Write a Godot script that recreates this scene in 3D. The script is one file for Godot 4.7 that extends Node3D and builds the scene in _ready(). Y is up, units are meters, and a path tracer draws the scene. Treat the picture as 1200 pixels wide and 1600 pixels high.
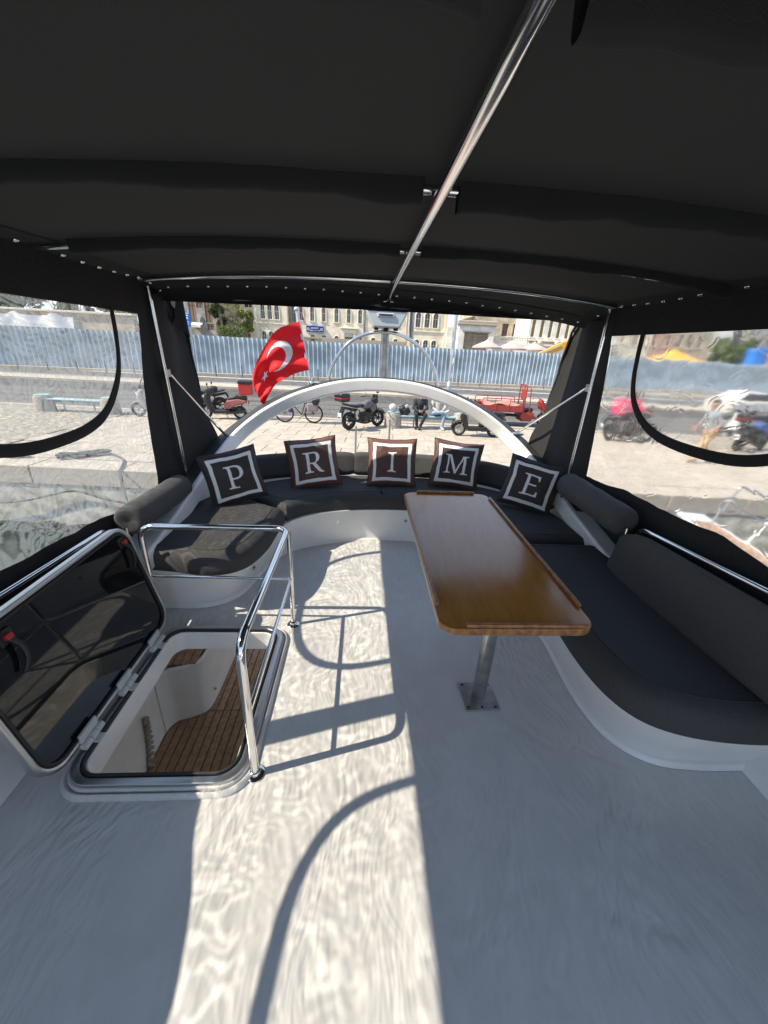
extends Node3D
# A covered flybridge deck of a motor yacht moored stern-to at a city quay.

class B:
	var v := PackedVector3Array()
	var n := PackedVector3Array()
	var t := PackedVector2Array()
	var i := PackedInt32Array()
	var X := Transform3D()

	func pt(a: Vector3, nn: Vector3, uv := Vector2()) -> int:
		v.append(X * a)
		n.append((X.basis * nn).normalized())
		t.append(uv)
		return v.size() - 1

	func quad(a: Vector3, b: Vector3, c: Vector3, d: Vector3) -> void:
		var nn := (c - a).cross(b - a).normalized()
		var k := pt(a, nn, Vector2(0, 1))
		pt(b, nn, Vector2(0, 0))
		pt(c, nn, Vector2(1, 0))
		pt(d, nn, Vector2(1, 1))
		i.append_array([k, k + 1, k + 2, k, k + 2, k + 3])

	func smooth(v0: int, i0: int) -> void:
		for k in range(v0, v.size()):
			n[k] = Vector3.ZERO
		for k in range(i0, i.size(), 3):
			var a := v[i[k]]
			var nn := (v[i[k + 2]] - a).cross(v[i[k + 1]] - a)
			n[i[k]] += nn
			n[i[k + 1]] += nn
			n[i[k + 2]] += nn

	func norm(v0: int) -> void:
		for k in range(v0, v.size()):
			n[k] = n[k].normalized() if n[k].length_squared() > 1e-20 else Vector3.UP

	# f(u, v); the front is the side from which u runs right and v runs up
	func grid(nu: int, nv: int, f: Callable, wrap := false, flip := false) -> void:
		var v0 := v.size()
		var i0 := i.size()
		for j in nv + 1:
			for k in nu + 1:
				pt(f.call(float(k) / nu, float(j) / nv), Vector3.UP, Vector2(float(k) / nu, 1.0 - float(j) / nv))
		for j in nv:
			for k in nu:
				var a := v0 + j * (nu + 1) + k
				var b := a + nu + 1
				if flip:
					i.append_array([a, b + 1, b, a, a + 1, b + 1])
				else:
					i.append_array([a, b, b + 1, a, b + 1, a + 1])
		smooth(v0, i0)
		if wrap:
			for j in nv + 1:
				var a := v0 + j * (nu + 1)
				var s := n[a] + n[a + nu]
				n[a] = s
				n[a + nu] = s
		norm(v0)

	func tube(pts: PackedVector3Array, r: float, seg := 10, r2 := -1.0, caps := true, closed := false) -> void:
		var m := pts.size()
		if r2 < 0.0:
			r2 = r
		var T := PackedVector3Array()
		for k in m:
			var a := pts[maxi(k - 1, 0)] if not closed else pts[(k - 1 + m) % m]
			var b := pts[mini(k + 1, m - 1)] if not closed else pts[(k + 1) % m]
			T.append((b - a).normalized())
		var N := T[0].cross(Vector3.UP if absf(T[0].y) < 0.9 else Vector3.RIGHT).normalized()
		var rows := m + 1 if closed else m
		var v0 := v.size()
		for q in rows:
			var k := q % m
			N = (N - T[k] * N.dot(T[k])).normalized()
			var Bn := T[k].cross(N)
			var rr := lerpf(r, r2, float(k) / maxf(m - 1, 1))
			for s in seg + 1:
				var a := TAU * s / seg
				var d := N * cos(a) + Bn * sin(a)
				pt(pts[k] + d * rr, d, Vector2(float(s) / seg, float(q) / rows))
		for q in rows - 1:
			for s in seg:
				var a := v0 + q * (seg + 1) + s
				var b := a + seg + 1
				i.append_array([a, b, b + 1, a, b + 1, a + 1])
		if caps and not closed:
			for e in 2:
				var row := v0 + (rows - 1) * (seg + 1) * e
				var nn := T[(m - 1) * e] * (1.0 if e else -1.0)
				var c := v.size()
				v.append(X * pts[(m - 1) * e])
				n.append((X.basis * nn).normalized())
				t.append(Vector2())
				for s in seg + 1:
					v.append(v[row + s])
					n.append(n[c])
					t.append(Vector2())
				for s in seg:
					if e:
						i.append_array([c, c + 2 + s, c + 1 + s])
					else:
						i.append_array([c, c + 1 + s, c + 2 + s])

	func bar(a: Vector3, b: Vector3, r: float, seg := 8, r2 := -1.0) -> void:
		tube(PackedVector3Array([a, b]), r, seg, r2)

	func box(c: Vector3, size: Vector3, r := 0.0, s := 1) -> void:
		var h := size / 2.0
		r = minf(r, minf(h.x, minf(h.y, h.z)) * 0.98)
		var ax := [Vector3.RIGHT, Vector3.UP, Vector3.BACK]
		for f in 6:
			var W: Vector3 = ax[f % 3] * (1.0 if f < 3 else -1.0)
			var U: Vector3 = ax[(f + 1) % 3] * (1.0 if f < 3 else -1.0)
			var V: Vector3 = ax[(f + 2) % 3]
			var hu := absf(U.dot(h))
			var hv := absf(V.dot(h))
			var hw := absf(W.dot(h))
			if r <= 0.0:
				quad(c + W * hw - U * hu - V * hv, c + W * hw - U * hu + V * hv, c + W * hw + U * hu + V * hv, c + W * hw + U * hu - V * hv)
				continue
			var v0 := v.size()
			var m := 2 * s + 2
			for j in m:
				for k in m:
					var au := tan((float(k) / s - 1.0) * PI / 4 if k <= s else float(k - s - 1) / s * PI / 4)
					var av := tan((float(j) / s - 1.0) * PI / 4 if j <= s else float(j - s - 1) / s * PI / 4)
					var d := (W + U * au + V * av).normalized()
					var q := c + W * (hw - r) + U * (hu - r) * (-1.0 if k <= s else 1.0) + V * (hv - r) * (-1.0 if j <= s else 1.0)
					pt(q + d * r, d, Vector2(float(k) / m, float(j) / m))
			for j in m - 1:
				for k in m - 1:
					var a := v0 + j * m + k
					i.append_array([a, a + m, a + m + 1, a, a + m + 1, a + 1])

	func ball(c: Vector3, r: Vector3, nu := 12, nv := 8) -> void:
		grid(nu, nv, func(u, w):
			var la: float = (w - 0.5) * PI
			return c + Vector3(cos(u * TAU) * cos(la) * r.x, sin(la) * r.y, -sin(u * TAU) * cos(la) * r.z), true)

	# profile of (radius, height), turned round y; profile running upwards has its front outside
	func lathe(prof: Array, seg := 16) -> void:
		var run := [prof[0]]
		for k in range(1, prof.size()):
			run.append(prof[k])
			var sharp := k == prof.size() - 1
			if not sharp:
				var d0: Vector2 = (prof[k] - prof[k - 1]).normalized()
				var d1: Vector2 = (prof[k + 1] - prof[k]).normalized()
				sharp = d0.dot(d1) < 0.75
			if sharp:
				var rr := run.duplicate()
				grid(seg, rr.size() - 1, func(u, w):
					var q: Vector2 = rr[roundi(w * (rr.size() - 1))]
					return Vector3(cos(u * TAU) * q.x, q.y, -sin(u * TAU) * q.x), true)
				run = [prof[k]]

	# outline (x, y) drawn out along z through rings of (inset, z); rings run upwards in z
	func loft(poly: PackedVector2Array, rings: Array, cap0 := true, cap1 := true) -> void:
		if Geometry2D.is_polygon_clockwise(poly):
			poly = poly.duplicate()
			poly.reverse()
		var m := poly.size()
		var en := PackedVector2Array()
		for k in m:
			var d := (poly[(k + 1) % m] - poly[k]).normalized()
			en.append(Vector2(d.y, -d.x))
		var off := PackedVector2Array()
		for k in m:
			var s := en[k] + en[(k - 1 + m) % m]
			off.append(s / maxf(1.0 + en[k].dot(en[(k - 1 + m) % m]), 0.35))
		var who := PackedInt32Array()
		var first := PackedInt32Array()
		for k in m:
			if en[k].dot(en[(k - 1 + m) % m]) < 0.77:
				who.append(k)
			first.append(who.size())
			who.append(k)
		var w := who.size()
		var v0 := v.size()
		var i0 := i.size()
		for r in rings:
			for q in who:
				var p: Vector2 = poly[q] - off[q] * r[0]
				pt(Vector3(p.x, p.y, r[1]), Vector3.UP, Vector2(float(q) / m, r[1]))
		for r in rings.size() - 1:
			for k in m:
				var a := v0 + r * w + first[k]
				var b := v0 + r * w + (first[(k + 1) % m] - (1 if en[(k + 1) % m].dot(en[k]) < 0.77 else 0))
				i.append_array([a, a + w, b + w, a, b + w, b])
		smooth(v0, i0)
		norm(v0)
		for e in 2:
			if not [cap0, cap1][e]:
				continue
			var r: Array = rings[-1 if e else 0]
			var pp := PackedVector2Array()
			for k in m:
				pp.append(poly[k] - off[k] * r[0])
			if r[0] > 0.02:      # a deep inset may cross itself at tight corners
				var best := 0
				for cut in Geometry2D.offset_polygon(poly, -r[0], Geometry2D.JOIN_MITER):
					if cut.size() > best:
						best = cut.size()
						pp = cut
			var tr := Geometry2D.triangulate_polygon(pp)
			var c := v.size()
			for q in pp:
				pt(Vector3(q.x, q.y, r[1]), Vector3(0, 0, 1 if e else -1), q)
			for k in range(0, tr.size(), 3):
				var a := tr[k]
				var b := tr[k + 1]
				var d := tr[k + 2]
				if ((pp[b] - pp[a]).cross(pp[d] - pp[a]) > 0.0) == (e == 1):
					i.append_array([c + a, c + d, c + b])
				else:
					i.append_array([c + a, c + b, c + d])

	func prism(poly: PackedVector2Array, z0: float, z1: float, bev := 0.0) -> void:
		if bev <= 0.0:
			loft(poly, [[0.0, z0], [0.0, z1]])
		else:
			loft(poly, [[bev, z0], [bev * 0.29, z0 + bev * 0.29], [0.0, z0 + bev], [0.0, z1 - bev], [bev * 0.29, z1 - bev * 0.29], [bev, z1]])

	# outline given as (x, z) on the ground, raised from y0 to y1
	func slab(plan: PackedVector2Array, y0: float, y1: float, bev := 0.0, bev0 := -1.0) -> void:
		var old := X
		X = X * Transform3D(Basis(Vector3.RIGHT, Vector3(0, 0, -1), Vector3.UP), Vector3.ZERO)
		var q := PackedVector2Array()
		for a in plan:
			q.append(Vector2(a.x, -a.y))
		var b0 := bev if bev0 < 0.0 else bev0
		var rings := []
		if b0 > 0.0:
			rings += [[b0, y0], [b0 * 0.29, y0 + b0 * 0.29]]
		rings += [[0.0, y0 + b0], [0.0, y1 - bev]]
		if bev > 0.0:
			rings += [[bev * 0.13, y1 - bev * 0.5], [bev * 0.5, y1 - bev * 0.13], [bev, y1]]
		loft(q, rings)
		X = old

	func mesh() -> ArrayMesh:
		var a := []
		a.resize(Mesh.ARRAY_MAX)
		a[Mesh.ARRAY_VERTEX] = v
		a[Mesh.ARRAY_NORMAL] = n
		a[Mesh.ARRAY_TEX_UV] = t
		a[Mesh.ARRAY_INDEX] = i
		var m := ArrayMesh.new()
		m.add_surface_from_arrays(Mesh.PRIMITIVE_TRIANGLES, a)
		return m


# ---------------------------------------------------------------- naming and tagging
var used := {}
var M := {}
var rng := RandomNumberGenerator.new()
var fn := FastNoiseLite.new()
const CX := 0.16

func numbered(s: String) -> String:
	used[s] = used.get(s, 0) + 1
	return s if used[s] == 1 else "%s_%03d" % [s, used[s] - 1]

func tag(o: Node3D, label: String, category: String, group := "", kind := "") -> Node3D:
	o.set_meta("label", label)
	if category:
		o.set_meta("category", category)
	if group:
		o.set_meta("group", group)
	if kind:
		o.set_meta("kind", kind)
	return o

func thing(called: String, label: String, category: String, at := Vector3.ZERO, turn := 0.0, group := "") -> Node3D:
	var o := Node3D.new()
	o.name = numbered(called)
	add_child(o)
	o.position = at
	o.rotation.y = turn
	return tag(o, label, category, group)

func obj(called: String, b, m: Material, parent: Node = self) -> MeshInstance3D:
	var o := MeshInstance3D.new()
	o.mesh = b.mesh() if b is B else b
	o.material_override = m
	if parent == self:
		o.name = numbered(called)
		add_child(o)
	else:
		var taken := {}
		for c in parent.get_children():
			taken[String(c.name)] = true
		var nm := called
		var k := 0
		while taken.has(nm):
			k += 1
			nm = "%s_%03d" % [called, k]
		o.name = nm
		parent.add_child(o)
	return o

func struct(called: String, b, m: Material, label := "") -> MeshInstance3D:
	var o := obj(called, b, m)
	o.set_meta("kind", "structure")
	if label:
		o.set_meta("label", label)
	return o

func copy(o: Node3D, label := "") -> Node3D:
	var c: Node3D = o.duplicate()
	var base := String(o.name)
	c.name = numbered(base)
	add_child(c)
	if label:
		c.set_meta("label", label)
	return c

# ---------------------------------------------------------------- curves
func sm(p: Array, per := 8, closed := false) -> PackedVector3Array:
	var out := PackedVector3Array()
	var m := p.size()
	for k in (m if closed else m - 1):
		var a: Vector3 = p[(k - 1 + m) % m] if closed else p[maxi(k - 1, 0)]
		var b: Vector3 = p[k]
		var c: Vector3 = p[(k + 1) % m]
		var d: Vector3 = p[(k + 2) % m] if closed else p[mini(k + 2, m - 1)]
		for s in per:
			out.append(b.cubic_interpolate(c, a, d, float(s) / per))
	if not closed:
		out.append(p[m - 1])
	return out

func sm2(p: Array, per := 8, closed := false) -> PackedVector2Array:
	var q := []
	for a in p:
		q.append(Vector3(a.x, a.y, 0))
	var out := PackedVector2Array()
	for a in sm(q, per, closed):
		out.append(Vector2(a.x, a.y))
	return out

# points with the corners rounded by r
func bend(p: Array, r: float, per := 6) -> PackedVector3Array:
	var out := PackedVector3Array([p[0]])
	for k in range(1, p.size() - 1):
		var a: Vector3 = p[k] + (p[k - 1] - p[k]).normalized() * r
		var c: Vector3 = p[k] + (p[k + 1] - p[k]).normalized() * r
		for s in per + 1:
			var w := float(s) / per
			out.append(a.lerp(p[k], w).lerp(p[k].lerp(c, w), w))
	out.append(p[-1])
	return out

func rrect(x0: float, y0: float, x1: float, y1: float, r: float, per := 6) -> PackedVector2Array:
	var out := PackedVector2Array()
	for q in 4:
		var c := Vector2([x1 - r, x0 + r, x0 + r, x1 - r][q], [y1 - r, y1 - r, y0 + r, y0 + r][q])
		for s in per + 1:
			var a := PI / 2 * (q + float(s) / per)
			out.append(c + Vector2(cos(a), sin(a)) * r)
	return out

func resample(p: PackedVector2Array, m: int) -> PackedVector2Array:
	var L := [0.0]
	for k in range(1, p.size()):
		L.append(L[-1] + p[k].distance_to(p[k - 1]))
	var out := PackedVector2Array()
	var k := 1
	for s in m:
		var w: float = L[-1] * s / (m - 1)
		while k < p.size() - 1 and L[k] < w:
			k += 1
		out.append(p[k - 1].lerp(p[k], clampf((w - L[k - 1]) / maxf(L[k] - L[k - 1], 1e-9), 0, 1)))
	return out

# ---------------------------------------------------------------- materials
func noise_tex(freq: float, size := 256, ramp: Array = [], normal := false, strength := 4.0, seed_ := 1, octaves := 4) -> NoiseTexture2D:
	var f := FastNoiseLite.new()
	f.seed = seed_
	f.noise_type = FastNoiseLite.TYPE_SIMPLEX_SMOOTH
	f.frequency = freq
	f.fractal_octaves = octaves
	var t := NoiseTexture2D.new()
	t.width = size
	t.height = size
	t.seamless = true
	t.noise = f
	if ramp.size():
		var g := Gradient.new()
		g.set_color(0, Color(ramp[0], ramp[0], ramp[0]) if ramp[0] is float else ramp[0])
		g.set_color(1, Color(ramp[1], ramp[1], ramp[1]) if ramp[1] is float else ramp[1])
		g.set_offset(0, 0.25)
		g.set_offset(1, 0.75)
		t.color_ramp = g
	t.as_normal_map = normal
	t.bump_strength = strength
	return t

func mat(r: float, g: float, b: float, rough := 0.7, metal := 0.0, tex: Texture2D = null, nrm: Texture2D = null, scale := 1.0, depth := 1.0) -> StandardMaterial3D:
	var m := StandardMaterial3D.new()
	m.albedo_color = Color(r, g, b).linear_to_srgb()
	m.roughness = rough
	m.metallic = metal
	if tex:
		m.albedo_texture = tex
	if nrm:
		m.normal_enabled = true
		m.normal_texture = nrm
		m.normal_scale = depth
	if tex or nrm:
		m.uv1_triplanar = true
		m.uv1_scale = Vector3.ONE * scale
	return m

func printed(img: Image, rough := 0.8, nrm: Texture2D = null) -> StandardMaterial3D:
	var m := StandardMaterial3D.new()
	m.albedo_texture = ImageTexture.create_from_image(img)
	m.texture_repeat = false
	m.roughness = rough
	return m

# fills the triangles of a TextMesh into an image, inside the given box
func letter(img: Image, text: String, font: String, box: Rect2, col: Color, stretch := false, weight := 400) -> void:
	var f := SystemFont.new()
	f.font_names = PackedStringArray([font])
	f.font_weight = weight
	var tm := TextMesh.new()
	tm.font = f
	tm.text = text
	tm.font_size = 96
	tm.pixel_size = 0.01
	tm.depth = 0.0
	tm.curve_step = 1.0
	var a := tm.get_mesh_arrays()
	var vs: PackedVector3Array = a[Mesh.ARRAY_VERTEX]
	var ix: PackedInt32Array = a[Mesh.ARRAY_INDEX]
	if vs.is_empty():
		return
	var lo := Vector2(1e9, 1e9)
	var hi := -lo
	for q in vs:
		lo = lo.min(Vector2(q.x, q.y))
		hi = hi.max(Vector2(q.x, q.y))
	var s := Vector2(box.size.x / (hi.x - lo.x), box.size.y / (hi.y - lo.y))
	if not stretch:
		s = Vector2.ONE * minf(s.x, s.y)
	var o := box.get_center() - (hi - lo) * s / 2
	for k in range(0, ix.size(), 3):
		var p := []
		for e in 3:
			var q := vs[ix[k + e]]
			p.append(Vector2(o.x + (q.x - lo.x) * s.x, o.y + (hi.y - q.y) * s.y))
		var y0 := int(floor(minf(p[0].y, minf(p[1].y, p[2].y))))
		var y1 := int(ceil(maxf(p[0].y, maxf(p[1].y, p[2].y))))
		for y in range(maxi(y0, 0), mini(y1 + 1, img.get_height())):
			var xs := []
			for e in 3:
				var A: Vector2 = p[e]
				var C: Vector2 = p[(e + 1) % 3]
				if (A.y <= y + 0.5) != (C.y <= y + 0.5):
					xs.append(A.x + (y + 0.5 - A.y) / (C.y - A.y) * (C.x - A.x))
			if xs.size() == 2:
				var x0 := int(round(minf(xs[0], xs[1])))
				var x1 := int(round(maxf(xs[0], xs[1])))
				for x in range(maxi(x0, 0), mini(x1, img.get_width())):
					img.set_pixel(x, y, col)

# ---------------------------------------------------------------- surface nets for bodies
func flesh(b: B, bones: Array, cell: float, k := 0.03) -> void:
	var lo := Vector3.ONE * 1e9
	var hi := -lo
	for q in bones:
		for e in 2:
			var r: Vector3 = Vector3.ONE * (q[2 + e] + 2.5 * cell + k * 0.5)
			lo = lo.min(q[e] - r)
			hi = hi.max(q[e] + r)
	var d := Vector3i(((hi - lo) / cell).ceil()) + Vector3i.ONE
	var f := PackedFloat32Array()
	f.resize(d.x * d.y * d.z)
	f.fill(1.0)
	for q in bones:
		var A: Vector3 = q[0]
		var C: Vector3 = q[1]
		var pad := maxf(q[2], q[3]) + k + 2.0 * cell
		var a0 := Vector3i(((A.min(C) - Vector3.ONE * pad - lo) / cell).floor()).clamp(Vector3i.ZERO, d - Vector3i.ONE)
		var a1 := Vector3i(((A.max(C) + Vector3.ONE * pad - lo) / cell).ceil()).clamp(Vector3i.ZERO, d - Vector3i.ONE)
		var ab := C - A
		var l2 := maxf(ab.length_squared(), 1e-9)
		for z in range(a0.z, a1.z + 1):
			for y in range(a0.y, a1.y + 1):
				var row := (z * d.y + y) * d.x
				for x in range(a0.x, a1.x + 1):
					var p := lo + Vector3(x, y, z) * cell - A
					var w := clampf(p.dot(ab) / l2, 0, 1)
					var s := (p - ab * w).length() - lerpf(q[2], q[3], w)
					var o := f[row + x]
					var h := maxf(k - absf(s - o), 0.0) / k
					f[row + x] = minf(s, o) - h * h * k * 0.25
	var at := {}
	var v0 := b.v.size()
	var i0 := b.i.size()
	var dx := [0, 1, 0, 1, 0, 1, 0, 1]
	var st := [1, d.x, d.x * d.y]
	var ed := [[0, 1], [2, 3], [4, 5], [6, 7], [0, 2], [1, 3], [4, 6], [5, 7], [0, 4], [1, 5], [2, 6], [3, 7]]
	for z in d.z - 1:
		for y in d.y - 1:
			for x in d.x - 1:
				var o := (z * d.y + y) * d.x + x
				var neg := 0
				for c in 8:
					if f[o + dx[c] + ((c >> 1) & 1) * st[1] + (c >> 2) * st[2]] < 0.0:
						neg += 1
				if neg == 0 or neg == 8:
					continue
				var s := Vector3.ZERO
				var m := 0
				for e in ed:
					var fa := f[o + dx[e[0]] + ((e[0] >> 1) & 1) * st[1] + (e[0] >> 2) * st[2]]
					var fb := f[o + dx[e[1]] + ((e[1] >> 1) & 1) * st[1] + (e[1] >> 2) * st[2]]
					if (fa < 0.0) != (fb < 0.0):
						var w := fa / (fa - fb)
						var pa := Vector3(e[0] & 1, (e[0] >> 1) & 1, e[0] >> 2)
						var pb := Vector3(e[1] & 1, (e[1] >> 1) & 1, e[1] >> 2)
						s += pa.lerp(pb, w)
						m += 1
				at[o] = b.pt(lo + (Vector3(x, y, z) + s / m) * cell, Vector3.UP)
	for o in at:
		for a in 3:
			var f0 := f[o]
			var f1 := f[o + st[a]]
			if (f0 < 0.0) == (f1 < 0.0):
				continue
			var u: int = st[(a + 1) % 3]
			var w: int = st[(a + 2) % 3]
			if not (at.has(o - u) and at.has(o - w) and at.has(o - u - w)):
				continue
			if f0 < 0.0:
				b.i.append_array([at[o - u - w], at[o - w], at[o], at[o - u - w], at[o], at[o - u]])
				b.i.append_array([])
			else:
				b.i.append_array([at[o - u - w], at[o], at[o - w], at[o - u - w], at[o - u], at[o]])
	# make the front face outwards: the winding above is checked against the field once
	b.smooth(v0, i0)
	var c0 := Vector3.ZERO
	for q in range(v0, b.v.size()):
		c0 += b.v[q]
	c0 /= maxi(b.v.size() - v0, 1)
	var sum := 0.0
	for q in range(v0, b.v.size()):
		sum += (b.v[q] - c0).dot(b.n[q])
	if sum < 0.0:
		for q in range(i0, b.i.size(), 3):
			var tmp := b.i[q]
			b.i[q] = b.i[q + 1]
			b.i[q + 1] = tmp
		b.smooth(v0, i0)
	b.norm(v0)

# a closed profile (toward front, up) swept along points; fronts gives the front axis at each point
func sweep(b: B, pts: PackedVector3Array, prof: PackedVector2Array, front: Callable, scale_at = null) -> void:
	var m := pts.size()
	var w := prof.size()
	var v0 := b.v.size()
	var i0 := b.i.size()
	var mid := PackedVector3Array()
	for k in m:
		var T := (pts[mini(k + 1, m - 1)] - pts[maxi(k - 1, 0)]).normalized()
		var F: Vector3 = front.call(pts[k])
		F = (F - T * F.dot(T)).normalized()
		var U := F.cross(T)
		if U.y < 0.0:
			U = -U
		var s: float = scale_at.call(float(k) / (m - 1)) if scale_at != null else 1.0
		for q in w + 1:
			b.pt(pts[k] + (F * prof[q % w].x + U * prof[q % w].y) * s, F, Vector2(float(q) / w, float(k) / m))
			mid.append(pts[k])
	for k in m - 1:
		for q in w:
			var a := v0 + k * (w + 1) + q
			b.i.append_array([a, a + w + 1, a + w + 2, a, a + w + 2, a + 1])
	b.smooth(v0, i0)
	var sum := 0.0
	for q in range(v0, b.v.size()):
		sum += b.n[q].dot(b.v[q] - b.X * mid[q - v0])
	if sum < 0.0:
		for q in range(i0, b.i.size(), 3):
			var tmp := b.i[q]
			b.i[q] = b.i[q + 1]
			b.i[q + 1] = tmp
		b.smooth(v0, i0)
	for k in m:
		var a := v0 + k * (w + 1)
		var s := b.n[a] + b.n[a + w]
		b.n[a] = s
		b.n[a + w] = s
	b.norm(v0)
	for e in 2:
		var row := v0 + (m - 1) * (w + 1) * e
		var c := b.v.size()
		var nn := (b.v[v0] - b.v[v0 + w + 1]) if e == 0 else (b.v[row] - b.v[row - w - 1])
		var cen := b.X * pts[(m - 1) * e]
		b.v.append(cen)
		b.n.append(nn.normalized())
		b.t.append(Vector2())
		for q in w + 1:
			b.v.append(b.v[row + q])
			b.n.append(nn.normalized())
			b.t.append(Vector2())
		for q in w:
			var p1 := b.v[c + 1 + q]
			var p2 := b.v[c + 2 + q]
			if (p2 - cen).cross(p1 - cen).dot(nn) > 0.0:
				b.i.append_array([c, c + 1 + q, c + 2 + q])
			else:
				b.i.append_array([c, c + 2 + q, c + 1 + q])

func bolster(b: B, a: Vector3, c: Vector3, r: float) -> void:
	var y := (c - a).normalized()
	var x := y.cross(Vector3.UP).normalized()
	var old := b.X
	b.X = old * Transform3D(Basis(x, y, x.cross(y)), a)
	var L := a.distance_to(c)
	var prof := []
	for k in 7:
		var t := PI / 2 * k / 6.0
		prof.append(Vector2(maxf(r - 0.035 + 0.035 * sin(t), 0.001) if k else 0.001, 0.03 - 0.03 * cos(t) + 0.008 * float(k == 0)))
	prof[0] = Vector2(0.001, 0.012)
	prof.insert(1, Vector2(r - 0.045, 0.001))
	for k in 9:
		prof.append(Vector2(r + 0.0025 * sin(k * 2.1), lerpf(0.05, L - 0.05, k / 8.0)))
	for k in 7:
		var t := PI / 2 * k / 6.0
		prof.append(Vector2(r - 0.035 + 0.035 * cos(t), L - 0.03 + 0.03 * sin(t)))
	prof.append(Vector2(0.001, L - 0.012))
	b.lathe(prof, 28)
	b.X = old

func make_materials() -> void:
	fn.seed = 7
	fn.frequency = 1.0
	fn.fractal_octaves = 3
	var fine := noise_tex(0.12, 256, [], true, 5.0, 3)
	var weave := noise_tex(0.35, 256, [], true, 6.0, 5, 2)
	var mottled := noise_tex(0.02, 256, [0.78, 1.0], false, 1, 11)
	var cloudy := noise_tex(0.012, 512, [0.86, 1.0], false, 1, 12, 5)
	M.deck = mat(0.60, 0.60, 0.595, 0.36, 0, noise_tex(0.01, 512, [0.975, 1.0], false, 1, 12, 5), light_ripple_tex(), 1.0, 0.6)
	M.white = mat(0.88, 0.88, 0.865, 0.3, 0, noise_tex(0.01, 512, [0.97, 1.0], false, 1, 13, 5), null, 0.8)
	M.canvas = mat(0.022, 0.0225, 0.0235, 0.88, 0, noise_tex(0.03, 256, [0.8, 1.0], false, 1, 14), weave, 6.0, 0.35)
	M.headliner = mat(0.039, 0.0395, 0.039, 0.9, 0, noise_tex(0.2, 256, [0.8, 1.0], false, 1, 15, 2), weave, 7.0, 0.3)
	M.sleeve = mat(0.013, 0.0135, 0.015, 0.85, 0, null, weave, 6.0, 0.4)
	M.cushion = mat(0.080, 0.078, 0.079, 0.82, 0, noise_tex(0.15, 512, [0.88, 1.0], false, 1, 16, 3), noise_tex(0.008, 512, [], true, 10.0, 17, 4), 1.2, 0.3)  # upholstery lightened for bolsters and pad, which face more light
	M.seat = mat(0.060, 0.060, 0.063, 0.82, 0, noise_tex(0.15, 512, [0.85, 1.0], false, 1, 16, 3), noise_tex(0.008, 512, [], true, 10.0, 17, 4), 1.2, 0.3)  # same upholstery darkened for seats and backs, their shade put into the colour
	M.cushion.rim_enabled = true
	M.cushion.rim = 0.25
	M.seam = mat(0.04, 0.039, 0.04, 0.8)
	M.chrome = mat(0.80, 0.80, 0.79, 0.1, 1.0)
	M.steel = mat(0.5, 0.5, 0.49, 0.3, 1.0, noise_tex(0.02, 128, [0.88, 1.0], false, 1, 19), null, 4.0)
	M.alu = mat(0.52, 0.53, 0.53, 0.34, 1.0)
	M.rubber = mat(0.02, 0.02, 0.021, 0.6)
	M.tinted = mat(0.006, 0.007, 0.008, 0.04)
	M.tinted.metallic_specular = 0.5
	M.red = mat(0.42, 0.012, 0.012, 0.35)
	M.redplastic = mat(0.38, 0.025, 0.02, 0.4)
	M.black = mat(0.012, 0.012, 0.013, 0.5)
	M.blackgloss = mat(0.01, 0.01, 0.011, 0.2)
	M.greyplastic = mat(0.55, 0.57, 0.58, 0.4)
	M.wood = wood_mat()
	M.woodedge = mat(0.42, 0.175, 0.045, 0.3, 0, noise_tex(0.03, 128, [0.7, 1.0], false, 1, 24), null, 6.0)
	M.woodedge.clearcoat_enabled = true
	M.woodedge.clearcoat = 0.6
	for k in 4:
		M["teak%d" % k] = mat(0.42 + 0.05 * k, 0.275 + 0.03 * k, 0.18 + 0.02 * k, 0.65, 0, noise_tex(0.03, 128, [0.85, 1.0], false, 1, 30), null, 5.0)
	M.caulk = mat(0.012, 0.011, 0.01, 0.8)
	M.film = film_mat()
	M.filmglass = mat(1, 1, 1, 0.05)
	M.filmglass.albedo_color.a = 0.03
	M.filmglass.refraction_enabled = true
	M.filmglass.refraction_scale = 0.035
	M.filmglass.transparency = BaseMaterial3D.TRANSPARENCY_ALPHA
	# ashore
	M.concrete = mat(0.405, 0.36, 0.295, 0.9, 0, noise_tex(0.02, 512, [0.72, 1.0], false, 1, 40, 6), noise_tex(0.08, 256, [], true, 6.0, 41), 0.35, 0.5)
	for k in 4:
		M["slab%d" % k] = mat(0.415 + 0.010 * k, 0.365 + 0.010 * k, 0.30 + 0.010 * k, 0.88, 0, noise_tex(0.012, 512, [0.91, 1.0], false, 1, 42, 6), noise_tex(0.1, 256, [], true, 2.0, 43), 0.4, 0.1)
	M.quaywall = mat(0.56, 0.53, 0.46, 0.92, 0, noise_tex(0.012, 512, [Color(0.74, 0.74, 0.72), Color(1, 1, 1)], false, 1, 45, 6), noise_tex(0.03, 256, [], true, 3.0, 46), 0.45, 0.25)
	M.darkband = mat(0.11, 0.11, 0.085, 0.9, 0, noise_tex(0.03, 256, [0.4, 1.0], false, 1, 47), noise_tex(0.06, 256, [], true, 9.0, 46), 0.8, 0.8)
	M.asphalt = mat(0.15, 0.145, 0.14, 0.92, 0, noise_tex(0.02, 512, [0.75, 1.0], false, 1, 48, 6), null, 0.15)
	M.darkasphalt = mat(0.10, 0.098, 0.095, 0.92, 0, noise_tex(0.02, 512, [0.75, 1.0], false, 1, 48, 6), null, 0.15)
	M.paver = mat(0.19, 0.18, 0.17, 0.92, 0, noise_tex(0.05, 512, [0.65, 1.0], false, 1, 49, 5), null, 0.3)
	M.whitepaint = mat(0.7, 0.7, 0.68, 0.8, 0, noise_tex(0.04, 256, [0.7, 1.0], false, 1, 50, 5), null, 0.5)
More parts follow.
